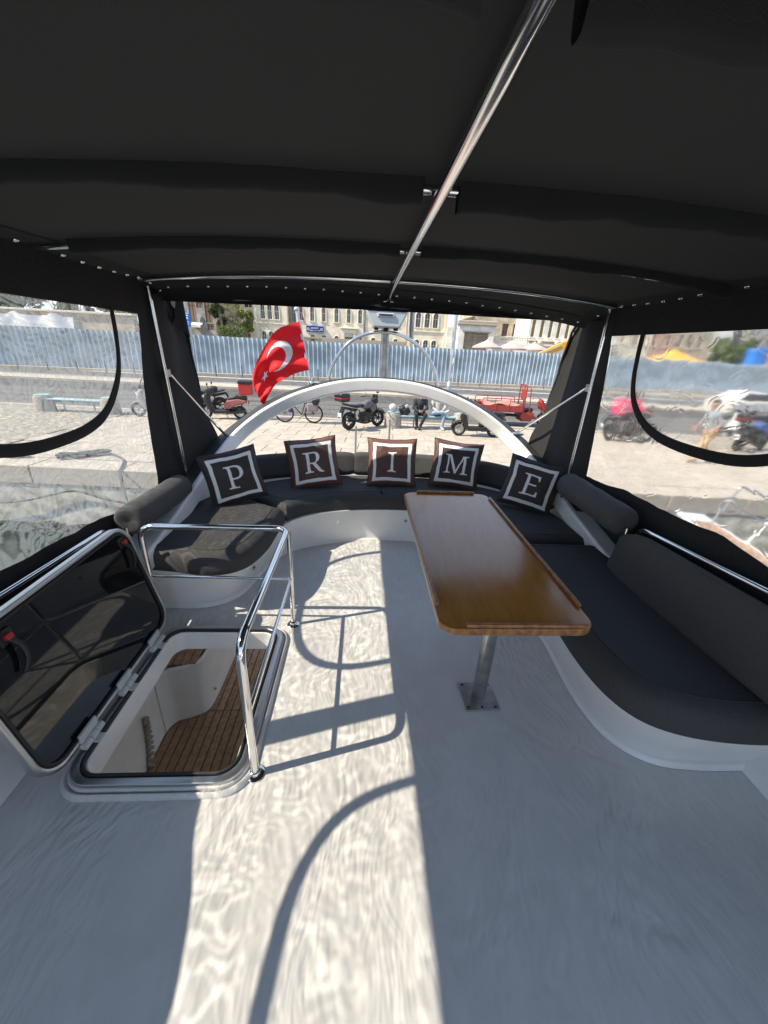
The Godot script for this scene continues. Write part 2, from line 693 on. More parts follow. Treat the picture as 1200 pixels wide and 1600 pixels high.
	for k in 3:
		M["fence%d" % k] = mat(0.40 + 0.03 * k, 0.49 + 0.03 * k, 0.56 + 0.03 * k, 0.5, 0.1, noise_tex(0.01, 256, [0.8, 1.0], false, 1, 51, 5), null, 0.25)
	M.cream = mat(0.78, 0.71, 0.56, 0.9, 0, noise_tex(0.02, 256, [0.88, 1.0], false, 1, 52, 5), null, 0.12)
	M.trim = mat(0.72, 0.66, 0.54, 0.9)
	M.beigewall = mat(0.55, 0.47, 0.37, 0.9, 0, noise_tex(0.02, 256, [0.85, 1.0], false, 1, 53, 5), null, 0.12)
	M.greywall = mat(0.42, 0.40, 0.36, 0.9, 0, noise_tex(0.02, 256, [0.8, 1.0], false, 1, 54, 5), null, 0.12)
	M.whitewall = mat(0.76, 0.74, 0.68, 0.9, 0, noise_tex(0.02, 256, [0.9, 1.0], false, 1, 55, 5), null, 0.12)
	M.pinkwall = mat(0.5, 0.33, 0.25, 0.9)
	M.pane = mat(0.05, 0.055, 0.06, 0.08)
	M.brownwood = mat(0.20, 0.10, 0.055, 0.6)
	M.ochre = mat(0.42, 0.28, 0.10, 0.7)
	M.teal = mat(0.06, 0.12, 0.12, 0.4)
	M.stone = mat(0.44, 0.40, 0.35, 0.9, 0, noise_tex(0.03, 256, [0.7, 1.0], false, 1, 56, 5), noise_tex(0.08, 256, [], true, 8.0, 57), 1.2, 0.6)
	M.beam = mat(0.30, 0.42, 0.46, 0.5)
	M.galv = mat(0.5, 0.52, 0.54, 0.4, 0.8)
	M.signblue = mat(0.02, 0.18, 0.55, 0.4)
	M.leaf = mat(0.075, 0.11, 0.03, 0.7)
	M.leaf2 = mat(0.15, 0.17, 0.04, 0.7)
	M.leafdark = mat(0.04, 0.065, 0.025, 0.7)
	for q in [M.leaf, M.leaf2, M.leafdark]:
		q.backlight_enabled = true
		q.backlight = Color(0.35, 0.4, 0.2)
	M.bark = mat(0.22, 0.19, 0.15, 0.9)
	M.tyre = mat(0.018, 0.018, 0.018, 0.8)
	M.skin = mat(0.42, 0.24, 0.17, 0.55)
	M.hair = mat(0.015, 0.011, 0.009, 0.6)
	M.yellow = mat(0.72, 0.36, 0.03, 0.45)
	M.pinkcloth = mat(0.50, 0.36, 0.33, 0.85)
	M.orangecloth = mat(0.70, 0.36, 0.06, 0.8)
	M.tarp = mat(0.55, 0.56, 0.57, 0.5)
	M.bluecloth = mat(0.05, 0.09, 0.25, 0.8)
	M.flagpole = mat(0.62, 0.65, 0.68, 0.3, 0.4)

func wood_mat() -> StandardMaterial3D:
	var img := Image.create(256, 512, false, Image.FORMAT_RGB8)
	var f := FastNoiseLite.new()
	f.seed = 4
	f.frequency = 1.0
	f.fractal_octaves = 3
	for y in 512:
		for x in 256:
			var g := f.get_noise_2d(x * 0.09 + 2.0 * f.get_noise_2d(x * 0.01, y * 0.006), y * 0.006)
			var h := f.get_noise_2d(x * 0.5, y * 0.03 + 40.0)
			var c := clampf(0.5 + 0.55 * g + 0.22 * h, 0, 1)
			img.set_pixel(x, y, Color(0.41, 0.155, 0.02).lerp(Color(0.54, 0.235, 0.045), c).linear_to_srgb())
	var m := StandardMaterial3D.new()
	m.albedo_texture = ImageTexture.create_from_image(img)
	m.roughness = 0.22
	m.roughness_texture = noise_tex(0.02, 256, [0.75, 1.0], false, 1, 26, 5)
	m.normal_enabled = true
	m.normal_texture = noise_tex(0.01, 256, [], true, 1.5, 27, 2)
	m.normal_scale = 0.1
	m.clearcoat_enabled = true
	m.clearcoat = 0.3
	m.clearcoat_roughness = 0.12
	return m

# deck relief shaped as long low ripples, imitating sunlight rippled by the vinyl
func light_ripple_tex() -> ImageTexture:
	var img := Image.create(512, 512, false, Image.FORMAT_RGB8)
	var f := FastNoiseLite.new()
	f.seed = 77
	f.frequency = 1.0
	f.fractal_octaves = 2
	for y in 512:
		for x in 512:
			# blended across the borders so that the sheet repeats
			var h := 0.0
			var u := x / 512.0
			var v := y / 512.0
			for k in 4:
				var xx := u - (k % 2)
				var yy := v - (k >> 1)
				var wt := (u if k % 2 else 1.0 - u) * (v if k >> 1 else 1.0 - v)
				var w := f.get_noise_2d(xx * 2.0 + 7.0, yy * 2.0)
				h += wt * f.get_noise_2d(xx * 21.0 + 1.6 * w, yy * 7.0 + 1.2 * w)
			h = clampf(0.5 + 0.6 * h, 0, 1)
			img.set_pixel(x, y, Color(h, h, h))
	img.bump_map_to_normal_map(6.0)
	return ImageTexture.create_from_image(img)

# clear creased vinyl: opacity web painted to throw bright light ripples on the deck
func film_mat() -> StandardMaterial3D:
	var w := 1024
	var h := 512
	var img := Image.create(w, h, false, Image.FORMAT_RGBA8)
	var f := FastNoiseLite.new()
	f.seed = 9
	f.frequency = 1.0
	f.fractal_octaves = 2
	var g := FastNoiseLite.new()
	g.seed = 31
	g.frequency = 1.0
	g.fractal_octaves = 1
	for y in h:
		for x in w:
			var p := Vector2(x * 0.0020, y * 0.0020)
			var wx := g.get_noise_2d(p.x * 3.0, p.y * 3.0)
			var wy := g.get_noise_2d(p.x * 3.0 + 50.0, p.y * 3.0)
			var a := absf(f.get_noise_2d(p.x * 3.6 + wx * 1.5, p.y * 14.5 + wy * 2.2 + 9.0))
			var c := absf(g.get_noise_2d(p.x * 9.0 - wy * 2.0 + 80.0, p.y * 16.0 + wx * 2.0))
			var v := 0.82 * smoothstep(0.0, 0.25, a) + 0.08 * smoothstep(0.03, 0.4, c)
			img.set_pixel(x, y, Color(1, 1, 1, clampf(v, 0, 1)))
	var m := StandardMaterial3D.new()
	m.albedo_texture = ImageTexture.create_from_image(img)
	m.albedo_color = Color(0.9, 0.93, 0.95, 0.299)
	m.transparency = BaseMaterial3D.TRANSPARENCY_ALPHA
	m.roughness = 0.3
	m.backlight_enabled = true
	m.backlight = Color(0.6, 0.6, 0.6)
	return m

# ================================================================= the scene
func _ready() -> void:
	rng.seed = 11
	# camera, sky, sun, exposure
	var cam := Camera3D.new()
	cam.name = "camera"
	add_child(cam)
	cam.position = Vector3(0, 1.6, 0)
	cam.basis = Basis(Vector3.UP, deg_to_rad(-3.9)) * Basis(Vector3.RIGHT, deg_to_rad(-23.0)) * Basis(Vector3.BACK, deg_to_rad(2.9))
	cam.fov = rad_to_deg(2.0 * atan(800.0 / 601.0))
	cam.near = 0.05
	cam.far = 2000.0
	var sky := ProceduralSkyMaterial.new()
	sky.sky_top_color = Color(0.50, 0.59, 0.715)
	sky.sky_horizon_color = Color(0.80, 0.825, 0.85)
	sky.sky_curve = 0.16
	sky.ground_bottom_color = Color(0.30, 0.29, 0.27)
	sky.ground_horizon_color = Color(0.55, 0.56, 0.56)
	sky.sky_energy_multiplier = 1.16
	var env := Environment.new()
	env.background_mode = Environment.BG_SKY
	env.sky = Sky.new()
	env.sky.sky_material = sky
	env.tonemap_mode = Environment.TONE_MAPPER_LINEAR
	env.tonemap_exposure = 1.7
	env.sdfgi_enabled = true
	env.ssao_enabled = true
	env.ssil_enabled = true
	var we := WorldEnvironment.new()
	we.name = "environment"
	we.environment = env
	add_child(we)
	var sun := DirectionalLight3D.new()
	sun.name = "sun"
	add_child(sun)
	sun.basis = Basis.looking_at(Vector3(0.605, -0.66, -0.162), Vector3.UP)
	sun.light_energy = 1.6
	sun.light_color = Color(1.0, 0.95, 0.86)
	sun.light_angular_distance = 0.5
	sun.shadow_enabled = true
	make_materials()
	build_shore()
	build_city()
	build_street_things()
	build_people()
	build_boat_shell()
	build_seating()
	build_hatch()
	build_bimini()
	build_arch()
	build_table_and_pillows()

# ---------------------------------------------------------------- the boat
const DECK_Y := 0.0

func build_boat_shell() -> void:
	var b := B.new()
	# deck round the hatch opening (x -1.07..-0.465, z -1.84..-1.01)
	b.box(Vector3(-1.27, -0.03, -0.85), Vector3(0.40, 0.06, 5.3))
	b.box(Vector3(0.6675, -0.03, -0.85), Vector3(2.265, 0.06, 5.3))
	b.box(Vector3(-0.7675, -0.03, -2.67), Vector3(0.605, 0.06, 1.66))
	b.box(Vector3(-0.7675, -0.03, 0.395), Vector3(0.605, 0.06, 2.81))
	b.box(Vector3(0.18, -0.03, -3.68), Vector3(2.9, 0.06, 0.36))
	struct("deck_floor", b, M.deck, "pale grey painted flybridge deck with a patch of sun")
	b = B.new()
	var q := []
	for a in [[-1.32, 1.8], [-1.32, 0.6], [-1.32, -0.6], [-1.34, -1.4], [-1.37, -2.0], [-1.4, -2.5], [-1.36, -2.95], [-1.2, -3.36], [-0.8, -3.66], [-0.3, -3.82], [0.18, -3.87], [0.66, -3.82], [1.16, -3.66], [1.5, -3.36], [1.68, -2.95], [1.71, -2.4], [1.71, -1.4], [1.71, -0.6], [1.71, 0.6], [1.71, 1.8]]:
		q.append(Vector2(a[0], a[1]))
	var path := resample(sm2(q, 8), 120)
	var rows := [[-0.045, 0.001], [-0.03, 0.018], [-0.006, 0.05], [0.01, 0.2], [0.025, 0.37], [0.04, 0.405], [0.075, 0.42], [0.17, 0.42], [0.2, 0.40], [0.22, 0.3], [0.25, -0.3]]
	b.grid(119, rows.size() - 1, func(u, w):
		var k := roundi(u * 119)
		var r: Array = rows[roundi(w * (rows.size() - 1))]
		var d := (path[mini(k + 1, 119)] - path[maxi(k - 1, 0)]).normalized()
		return Vector3(path[k].x + d.y * r[0], r[1], path[k].y - d.x * r[0]))
	struct("deck_coaming", b, M.white, "white moulded coaming round the flybridge deck")
	# unseen forward end behind the camera, kept low to let light onto the deck
	b = B.new()
	b.box(Vector3(0.19, 0.2, 1.95), Vector3(3.3, 0.5, 0.3), 0.08, 2)
	struct("unseen_bulkhead", b, M.white)
	# hull below
	b = B.new()
	var hull := PackedVector2Array([Vector2(-1.75, -4.9), Vector2(2.1, -4.9), Vector2(2.3, -3.0), Vector2(2.3, 3.0), Vector2(1.2, 6.5), Vector2(0.18, 8.0), Vector2(-0.85, 6.5), Vector2(-1.95, 3.0), Vector2(-1.95, -3.0)])
	b.slab(hull, -2.9, -1.06, 0.05)
	struct("boat_hull", b, M.white, "white hull of the yacht under the flybridge")
	b = B.new()
	b.box(Vector3(0.18, -0.55, 1.9), Vector3(3.4, 1.0, 4.6))
	struct("deckhouse", b, M.white)
	# the stairwell below the hatch: outer wall, step block, far panel
	b = B.new()
	b.quad(Vector3(-1.345, -1.06, -0.4), Vector3(-1.345, -0.062, -0.4), Vector3(-1.345, -0.062, -2.9), Vector3(-1.345, -1.06, -2.9))
	b.quad(Vector3(0.3, -1.06, -0.5), Vector3(0.3, -0.062, -0.5), Vector3(-1.345, -0.062, -0.5), Vector3(-1.345, -1.06, -0.5))
	struct("stairwell_wall", b, M.white)

func build_seating() -> void:
	var bench := thing("bench_base", "white moulded U-shaped bench base curving round the aft deck", "bench")
	var bq := []
	for a in [[-1.345, -2.12], [-1.2, -2.115], [-0.96, -2.13], [-0.81, -2.25], [-0.73, -2.55], [-0.64, -2.80], [-0.45, -2.96], [-0.12, -3.08], [0.2, -3.12], [0.5, -3.1], [0.8, -2.96], [1.0, -2.72], [1.11, -2.4], [1.15, -2.05], [1.15, -1.76], [1.13, -1.39], [1.17, -1.18], [1.28, -1.07], [1.46, -1.035], [1.72, -1.03]]:
		bq.append(Vector2(a[0], a[1]))
	var tq := []
	for a in [[-1.345, -2.09], [-1.1, -2.065], [-0.92, -2.03], [-0.78, -2.08], [-0.69, -2.24], [-0.63, -2.5], [-0.57, -2.78], [-0.42, -2.94], [-0.23, -3.03], [0.05, -3.09], [0.38, -3.10], [0.62, -3.05], [0.85, -2.9], [1.0, -2.66], [1.07, -2.3], [1.07, -1.9], [1.03, -1.5], [1.035, -1.23], [1.09, -1.06], [1.21, -0.97], [1.4, -0.93], [1.72, -0.92]]:
		tq.append(Vector2(a[0], a[1]))
	var oq := []
	for a in [[-1.38, -2.09], [-1.4, -2.4], [-1.37, -2.9], [-1.2, -3.33], [-0.8, -3.63], [-0.3, -3.79], [0.18, -3.84], [0.66, -3.79], [1.16, -3.63], [1.48, -3.33], [1.68, -2.85], [1.71, -2.2], [1.715, -0.92]]:
		oq.append(Vector2(a[0], a[1]))
	var N := 120
	var bp := resample(sm2(bq, 8), N)
	var tp := resample(sm2(tq, 8), N)
	var op := resample(sm2(oq, 8), N)
	var b := B.new()
	var face := [[0.0, 0.022, 0.002], [0.0, 0.016, 0.016], [0.0, 0.0, 0.03], [0.3, 0.0, 0.12], [0.62, 0.0, 0.2], [0.9, 0.0, 0.272], [1.0, 0.0, 0.3]]
	b.grid(N - 1, face.size() - 1, func(u, w):
		var k := roundi(u * (N - 1))
		var r: Array = face[roundi(w * (face.size() - 1))]
		var d := (bp[mini(k + 1, N - 1)] - bp[maxi(k - 1, 0)]).normalized()
		var p := bp[k].lerp(tp[k], r[0])
		return Vector3(p.x - d.y * r[1], r[2], p.y + d.x * r[1]))
	obj("base_front", b, M.white, bench)
	b = B.new()
	b.grid(N - 1, 1, func(u, w):
		var k := roundi(u * (N - 1))
		var p := tp[k].lerp(op[k], w)
		return Vector3(p.x, 0.3005, p.y))
	obj("base_top", b, M.white, bench)
	# small chrome courtesy lights and a latch in the bench front
	for c in [[-0.71, 0.20, -2.28, 60.0], [-0.57, 0.21, -2.86, 35.0], [-0.2, 0.2, -3.055, 10.0], [0.41, 0.2, -3.11, -3.0], [1.105, 0.17, -1.45, -84.0]]:
		b = B.new()
		b.X = Transform3D(Basis(Vector3.UP, deg_to_rad(c[3])) * Basis(Vector3.RIGHT, PI / 2), Vector3(c[0], c[1], c[2]))
		b.lathe([Vector2(0.02, -0.012), Vector2(0.02, 0.004), Vector2(0.016, 0.009), Vector2(0.011, 0.009), Vector2(0.009, 0.004), Vector2(0.0005, 0.003)], 18)
		var l := obj("courtesy_light", b, M.chrome, bench)
		b = B.new()
		b.X = Transform3D(Basis(Vector3.UP, deg_to_rad(c[3])) * Basis(Vector3.RIGHT, PI / 2), Vector3(c[0], c[1], c[2]))
		b.ball(Vector3(0, 0.004, 0), Vector3(0.008, 0.004, 0.008), 8, 6)
		obj("lens", b, M.rubber, l)
	# seat cushions
	var cush := [
		["charcoal seat cushion with rounded nose beside the open hatch, partly in sun", [[-1.335, -2.07], [-1.1, -2.04], [-0.92, -2.005], [-0.775, -2.03], [-0.675, -2.13], [-0.615, -2.34], [-0.60, -2.55], [-0.585, -2.785], [-0.9, -2.99], [-1.12, -3.17], [-1.27, -2.95], [-1.36, -2.5]]],
		["long curved charcoal seat cushion below the pillows R and I", [[-0.575, -2.81], [-0.45, -2.945], [-0.25, -3.04], [0.0, -3.095], [0.235, -3.112], [0.235, -3.70], [-0.3, -3.66], [-0.75, -3.5], [-1.10, -3.2]]],
		["curved charcoal corner cushion under the far end of the table", [[0.16, -3.108], [0.45, -3.097], [0.68, -3.03], [0.88, -2.86], [1.01, -2.62], [1.055, -2.315], [1.63, -2.315], [1.60, -2.8], [1.45, -3.18], [1.1, -3.48], [0.7, -3.66], [0.16, -3.697]]],
		["long straight charcoal bench cushion running beside the table to a rounded end", [[1.055, -2.295], [1.06, -1.9], [1.02, -1.5], [1.025, -1.22], [1.085, -1.045], [1.21, -0.955], [1.42, -0.91], [1.69, -0.90], [1.69, -1.4], [1.68, -2.0], [1.66, -2.295]]]]
	for c in cush:
		var pts := []
		for a in c[1]:
			pts.append(Vector2(a[0], a[1]))
		var plan := PackedVector2Array()
		for k in pts.size():       # smooth along the run, corners kept where the outline turns sharply
			var A: Vector2 = pts[(k - 1 + pts.size()) % pts.size()]
			var Bp: Vector2 = pts[k]
			var C: Vector2 = pts[(k + 1) % pts.size()]
			var D: Vector2 = pts[(k + 2) % pts.size()]
			var s0: bool = (Bp - A).normalized().dot((C - Bp).normalized()) < 0.6
			var s1: bool = (C - Bp).normalized().dot((D - C).normalized()) < 0.6
			if s0:
				A = Bp * 2 - C
			if s1:
				D = C * 2 - Bp
			for s in 6:
				plan.append(Bp.cubic_interpolate(C, A, D, s / 6.0))
		var t := thing("seat_cushion", c[0], "cushion", Vector3(0, 0.302, 0), 0, "seat cushions of the curved bench")
		b = B.new()
		b.slab(plan, 0.0, 0.138, 0.075, 0.012)
		obj("pad", b, M.seat, t)
		# sewn seam round the top edge
		b = B.new()
		var ring := PackedVector3Array()
		var offs := Geometry2D.offset_polygon(plan, -0.077)
		for a in offs[0]:
			ring.append(Vector3(a.x, 0.1385, a.y))
		b.tube(ring, 0.0032, 6, -1, false, true)
		obj("piping", b, M.seam, t)
	# the long cushion's second seam
	var last: Node3D = get_child(get_child_count() - 1)
	b = B.new()
	b.bar(Vector3(1.05, 0.075, -1.12), Vector3(1.115, 0.134, -1.155), 0.003, 6)
	obj("top_seam", b, M.seam, last)
	# back cushions
	var back := sm2([Vector2(-1.12, -3.28), Vector2(-0.9, -3.46), Vector2(-0.6, -3.58), Vector2(-0.2, -3.665), Vector2(0.18, -3.69), Vector2(0.6, -3.665), Vector2(0.98, -3.58), Vector2(1.26, -3.42), Vector2(1.47, -3.14), Vector2(1.58, -2.85)], 12)
	var pieces := [[0.0, 0.37, "leftmost curved charcoal back cushion, behind the pillows P and R"], [0.373, 0.60, "middle charcoal back cushion behind the pillow I"], [0.603, 1.0, "curved charcoal back cushion wrapping the corner behind pillows M and E"]]
	var prof := rrect(-0.055, -0.115, 0.055, 0.115, 0.05, 5)
	for p in pieces:
		var n0 := roundi(p[0] * (back.size() - 1))
		var n1 := roundi(p[1] * (back.size() - 1))
		var pts := PackedVector3Array()
		for k in range(n0, n1 + 1):
			pts.append(Vector3(back[k].x, 0.545, back[k].y))
		pts[0] += (pts[1] - pts[0]) * 0.1
		var t := thing("back_cushion", p[2], "cushion", Vector3.ZERO, 0, "back cushions of the curved bench")
		b = B.new()
		sweep(b, pts, prof, func(q): return Vector3(0.2 - q.x, 0.75, -1.9 - q.z) * Vector3(1, 1, 1) + Vector3(0, -0.25, 0), func(u): return minf(1.0, 0.86 + 0.14 * sqrt(minf(u, 1 - u) * 14.0)))
		obj("pad", b, M.seat, t)
	# bolsters on the side rails
	var bols := [["charcoal bolster along the left coaming above the open hatch", Vector3(-1.31, 0.63, -2.05), Vector3(-1.32, 0.60, -2.76), 0.088], ["charcoal bolster along the right coaming behind the pillow E", Vector3(1.60, 0.70, -2.03), Vector3(1.60, 0.70, -2.76), 0.092]]
	for p in bols:
		var t := thing("bolster", p[0], "bolster", Vector3.ZERO, 0, "bolster cushions on the side rails")
		b = B.new()
		bolster(b, p[1], p[2], p[3])
		obj("roll", b, M.cushion, t)
		b = B.new()
		for e in 2:
			var c: Vector3 = p[1 + e]
			b.tube(PackedVector3Array([c + Vector3(0, -0.02, 0.03 - 0.06 * e), c + Vector3(0, -0.22, 0.03 - 0.06 * e)]), 0.011, 8)
		obj("bracket", b, M.chrome, t)
	var t := thing("backrest_pad", "long thick charcoal backrest pad on the rail beside the straight bench", "backrest")
	b = B.new()
	var pp := PackedVector3Array()
	for k in 25:
		var u := k / 24.0
		pp.append(Vector3(lerpf(1.575, 1.60, u), lerpf(0.535, 0.635, u), lerpf(-1.985, -0.2, u)))
	sweep(b, pp, rrect(-0.05, -0.155, 0.05, 0.155, 0.036, 6), func(_q): return Vector3(-1, 0.22, 0), func(u): return minf(1.0, 0.72 + 0.28 * sqrt(minf(u, 1 - u) * 13.0)))
	obj("pad", b, M.cushion, t)
	t = thing("side_rail", "chrome grab rail above the right backrest pad", "rail", Vector3.ZERO, 0, "chrome rails along the coaming")
	b = B.new()
	b.tube(bend([Vector3(1.66, 0.44, -1.97), Vector3(1.66, 0.69, -1.99), Vector3(1.655, 0.765, -1.25), Vector3(1.66, 0.87, -0.2), Vector3(1.66, 0.87, 0.9)], 0.06), 0.0125, 12)
	obj("tube", b, M.chrome, t)
	b = B.new()
	b.bar(Vector3(1.66, 0.42, -0.6), Vector3(1.657, 0.82, -0.6), 0.011)
	obj("post", b, M.chrome, t)
	t = thing("side_rail", "chrome grab rail behind the raised hatch lid", "rail", Vector3.ZERO, 0, "chrome rails along the coaming")
	b = B.new()
	b.tube(bend([Vector3(-1.375, 0.42, -1.94), Vector3(-1.37, 0.63, -1.95), Vector3(-1.37, 0.66, -1.3), Vector3(-1.37, 0.72, -0.4), Vector3(-1.37, 0.75, 0.9)], 0.06), 0.0125, 12)
	obj("tube", b, M.chrome, t)
	b = B.new()
	b.bar(Vector3(-1.372, 0.42, -1.2), Vector3(-1.37, 0.665, -1.2), 0.011)
	b.box(Vector3(-1.37, 0.665, -1.2), Vector3(0.035, 0.035, 0.05), 0.01)
	obj("post", b, M.rubber, t)

func ring_slab(b: B, outer: PackedVector2Array, inner: PackedVector2Array, y0: float, y1: float, bev: float) -> void:
	# a frame between two outlines with the same number of points (x, z)
	var m := outer.size()
	var rows := [[0.0, y0], [0.0, y1 - bev], [0.3, y1], [0.7, y1], [1.0, y1 - bev], [1.0, y0]]
	var w := bev
	b.grid(m, rows.size() - 1, func(u, v):
		var k := roundi(u * m) % m
		var r: Array = rows[roundi(v * (rows.size() - 1))]
		var d := inner[k] - outer[k]
		var s: float = r[0]
		if s > 0.0 and s < 0.5:
			s = minf(w / maxf(d.length(), 1e-4), 0.4)
		elif s > 0.5 and s < 1.0:
			s = 1.0 - minf(w / maxf(d.length(), 1e-4), 0.4)
		var p := outer[k] + d * s
		return Vector3(p.x, r[1], p.y), true, true)

func build_hatch() -> void:
	var t := thing("deck_hatch", "open deck hatch with dark tinted lid leaning left over teak steps", "hatch")
	var b := B.new()
	ring_slab(b, rrect(-1.138, -1.908, -0.397, -0.942, 0.122, 8), rrect(-1.115, -1.885, -0.42, -0.965, 0.11, 8), 0.0, 0.022, 0.012)
	ring_slab(b, rrect(-1.116, -1.886, -0.419, -0.964, 0.11, 8), rrect(-1.06, -1.83, -0.475, -1.02, 0.075, 8), -0.02, 0.03, 0.006)
	obj("coaming", b, M.deck, t)
	b = B.new()
	ring_slab(b, rrect(-1.108, -1.878, -0.427, -0.972, 0.105, 8), rrect(-1.078, -1.848, -0.457, -1.002, 0.085, 8), 0.026, 0.046, 0.004)
	obj("frame", b, M.alu, t)
	b = B.new()
	ring_slab(b, rrect(-1.075, -1.845, -0.46, -1.005, 0.083, 8), rrect(-1.064, -1.834, -0.471, -1.016, 0.077, 8), 0.028, 0.052, 0.003)
	obj("seal", b, M.rubber, t)
	b = B.new()
	ring_slab(b, rrect(-1.066, -1.836, -0.469, -1.014, 0.077, 8), rrect(-1.056, -1.826, -0.479, -1.024, 0.072, 8), -0.085, 0.034, 0.003)
	obj("skirt", b, M.white, t)
	for z in [-1.16, -1.42, -1.70]:
		b = B.new()
		b.bar(Vector3(-1.082, 0.07, z - 0.055), Vector3(-1.082, 0.07, z - 0.02), 0.016, 12)
		b.bar(Vector3(-1.082, 0.07, z - 0.017), Vector3(-1.082, 0.07, z + 0.017), 0.0175, 12)
		b.bar(Vector3(-1.082, 0.07, z + 0.02), Vector3(-1.082, 0.07, z + 0.055), 0.016, 12)
		b.box(Vector3(-1.07, 0.055, z), Vector3(0.05, 0.012, 0.04), 0.003)
		b.box(Vector3(-1.094, 0.10, z), Vector3(0.012, 0.05, 0.1), 0.003)
		obj("hinge", b, M.greyplastic, t)
	# lid: built flat (x' up from the hinge, y' along), then stood up
	var lid_up := Vector3(-0.215, 0.975, 0).normalized()
	var X := Transform3D(Basis(lid_up, Vector3(0, 0, -1), lid_up.cross(Vector3(0, 0, -1))), Vector3(-1.108, 0.075, -0.94))
	b = B.new()
	b.X = X * Transform3D(Basis(Vector3.RIGHT, Vector3(0, 0, -1), Vector3(0, 1, 0)), Vector3.ZERO)
	ring_slab(b, rrect(0.0, 0.0, 0.64, 0.96, 0.11, 8), rrect(0.024, 0.024, 0.616, 0.936, 0.09, 8), -0.016, 0.016, 0.006)
	var lid := obj("lid", b, M.alu, t)
	b = B.new()
	b.X = X
	b.prism(rrect(0.03, 0.03, 0.61, 0.93, 0.09, 8), -0.006, 0.006, 0.001)
	obj("pane", b, M.tinted, lid)
	b = B.new()
	b.X = X * Transform3D(Basis(Vector3.RIGHT, Vector3(0, 0, -1), Vector3(0, 1, 0)), Vector3.ZERO)
	ring_slab(b, rrect(0.024, 0.024, 0.616, 0.936, 0.09, 8), rrect(0.037, 0.037, 0.603, 0.923, 0.08, 8), -0.0135, 0.019, 0.004)
	obj("gasket", b, M.rubber, lid)
	for y in [0.18, 0.885]:
		b = B.new()
		b.X = X
		b.box(Vector3(0.555, y, -0.019), Vector3(0.024, 0.026, 0.022), 0.005)
		obj("latch_button", b, M.redplastic, lid)
		b = B.new()
		b.X = X
		b.tube(sm([Vector3(0.545, y, -0.016), Vector3(0.50, y + 0.012, -0.03), Vector3(0.45, y + 0.004, -0.03), Vector3(0.415, y - 0.02, -0.022)], 5), 0.011, 8, 0.007)
		b.box(Vector3(0.555, y, -0.009), Vector3(0.055, 0.06, 0.01), 0.004)
		obj("latch_handle", b, M.black, lid)
	# stairwell floor and step
	var fl := thing("lower_floor", "teak planked floor down in the stairwell under the hatch", "floor")
	b = B.new()
	b.box(Vector3(-0.4, -1.03, -1.85), Vector3(1.88, 0.05, 2.7))
	obj("sub_floor", b, M.caulk, fl)
	var x := -1.338
	var k := 0
	while x < 0.5:
		var z1 := -0.62
		for zz in ([-2.16, -3.15] if k % 1 == 0 else [-3.15]):
			b = B.new()
			b.box(Vector3(x + 0.0285, -0.999, (z1 + zz) / 2), Vector3(0.0495, 0.012, z1 - zz - 0.006), 0.001)
			obj("plank", b, M["teak%d" % rng.randi_range(0, 2)], fl)
			z1 = zz
		x += 0.0565
		k += 1
	var st := thing("stair_step", "white moulded step with teak tread at the back of the stairwell", "step")
	var sp := sm2([Vector2(-1.34, -1.98), Vector2(-1.30, -2.06), Vector2(-1.2, -2.10), Vector2(-1.11, -2.16), Vector2(-1.085, -2.3), Vector2(-1.08, -2.6)], 6)
	sp.append(Vector2(-1.08, -2.9))
	sp.append(Vector2(-1.34, -2.9))
	b = B.new()
	b.slab(sp, -1.0, -0.50, 0.02)
	obj("block", b, M.white, st)
	for q in 4:
		b = B.new()
		b.box(Vector3(-1.305 + 0.052 * q, -0.494, -2.42 + 0.02 * q), Vector3(0.047, 0.012, 0.62 - 0.05 * q), 0.002)
		obj("tread_plank", b, M["teak%d" % (q % 3)], st)
	b = B.new()
	b.ball(Vector3(-1.075, -0.85, -2.24), Vector3(0.012, 0.02, 0.012), 8, 6)
	obj("lamp", b, M.chrome, st)
	b = B.new()
	var rp := PackedVector3Array()
	for q in 40:
		var u := q / 39.0
		rp.append(Vector3(-1.325 + 0.012 * sin(u * 60.0), lerpf(-0.62, -0.99, u), -1.80 + 0.07 * u * u + 0.012 * cos(u * 60.0)))
	b.tube(rp, 0.013, 8)
	tag(obj("hanging_rope", b, mat(0.36, 0.32, 0.27, 0.9)), "grey rope hanging against the stairwell wall", "rope")
	# handrail round the hatch
	t = thing("handrail", "bent chrome handrail standing round the open deck hatch", "handrail")
	b = B.new()
	b.tube(bend([Vector3(-0.395, 0.0, -1.035), Vector3(-0.395, 0.665, -1.035), Vector3(-0.395, 0.655, -1.955), Vector3(-1.2, 0.65, -1.955), Vector3(-1.2, 0.0, -1.955)], 0.085), 0.0165, 14)
	obj("top_rail", b, M.chrome, t)
	b = B.new()
	b.bar(Vector3(-0.395, 0.0, -1.945), Vector3(-0.392, 0.645, -1.945), 0.013, 12)
	obj("corner_post", b, M.chrome, t)
	b = B.new()
	b.bar(Vector3(-0.395, 0.333, -1.945), Vector3(-1.2, 0.333, -1.955), 0.009, 10)
	obj("mid_rail", b, M.chrome, t)
	b = B.new()
	b.bar(Vector3(-0.395, 0.333, -1.035), Vector3(-0.395, 0.333, -1.945), 0.009, 10)
	obj("mid_rail", b, M.chrome, t)
	for p in [[-0.395, -1.035], [-0.395, -1.945], [-1.2, -1.955]]:
		b = B.new()
		b.X = Transform3D(Basis(), Vector3(p[0], 0.001, p[1]))
		b.lathe([Vector2(0.038, 0), Vector2(0.038, 0.004), Vector2(0.033, 0.008), Vector2(0.022, 0.01), Vector2(0.02, 0.022), Vector2(0.0166, 0.024)], 20)
		obj("flange", b, M.chrome, t)

# ---------------------------------------------------------------- bimini
const BOWS := [-2.78, -1.96, -1.26, -0.585, 0.1, 0.9]

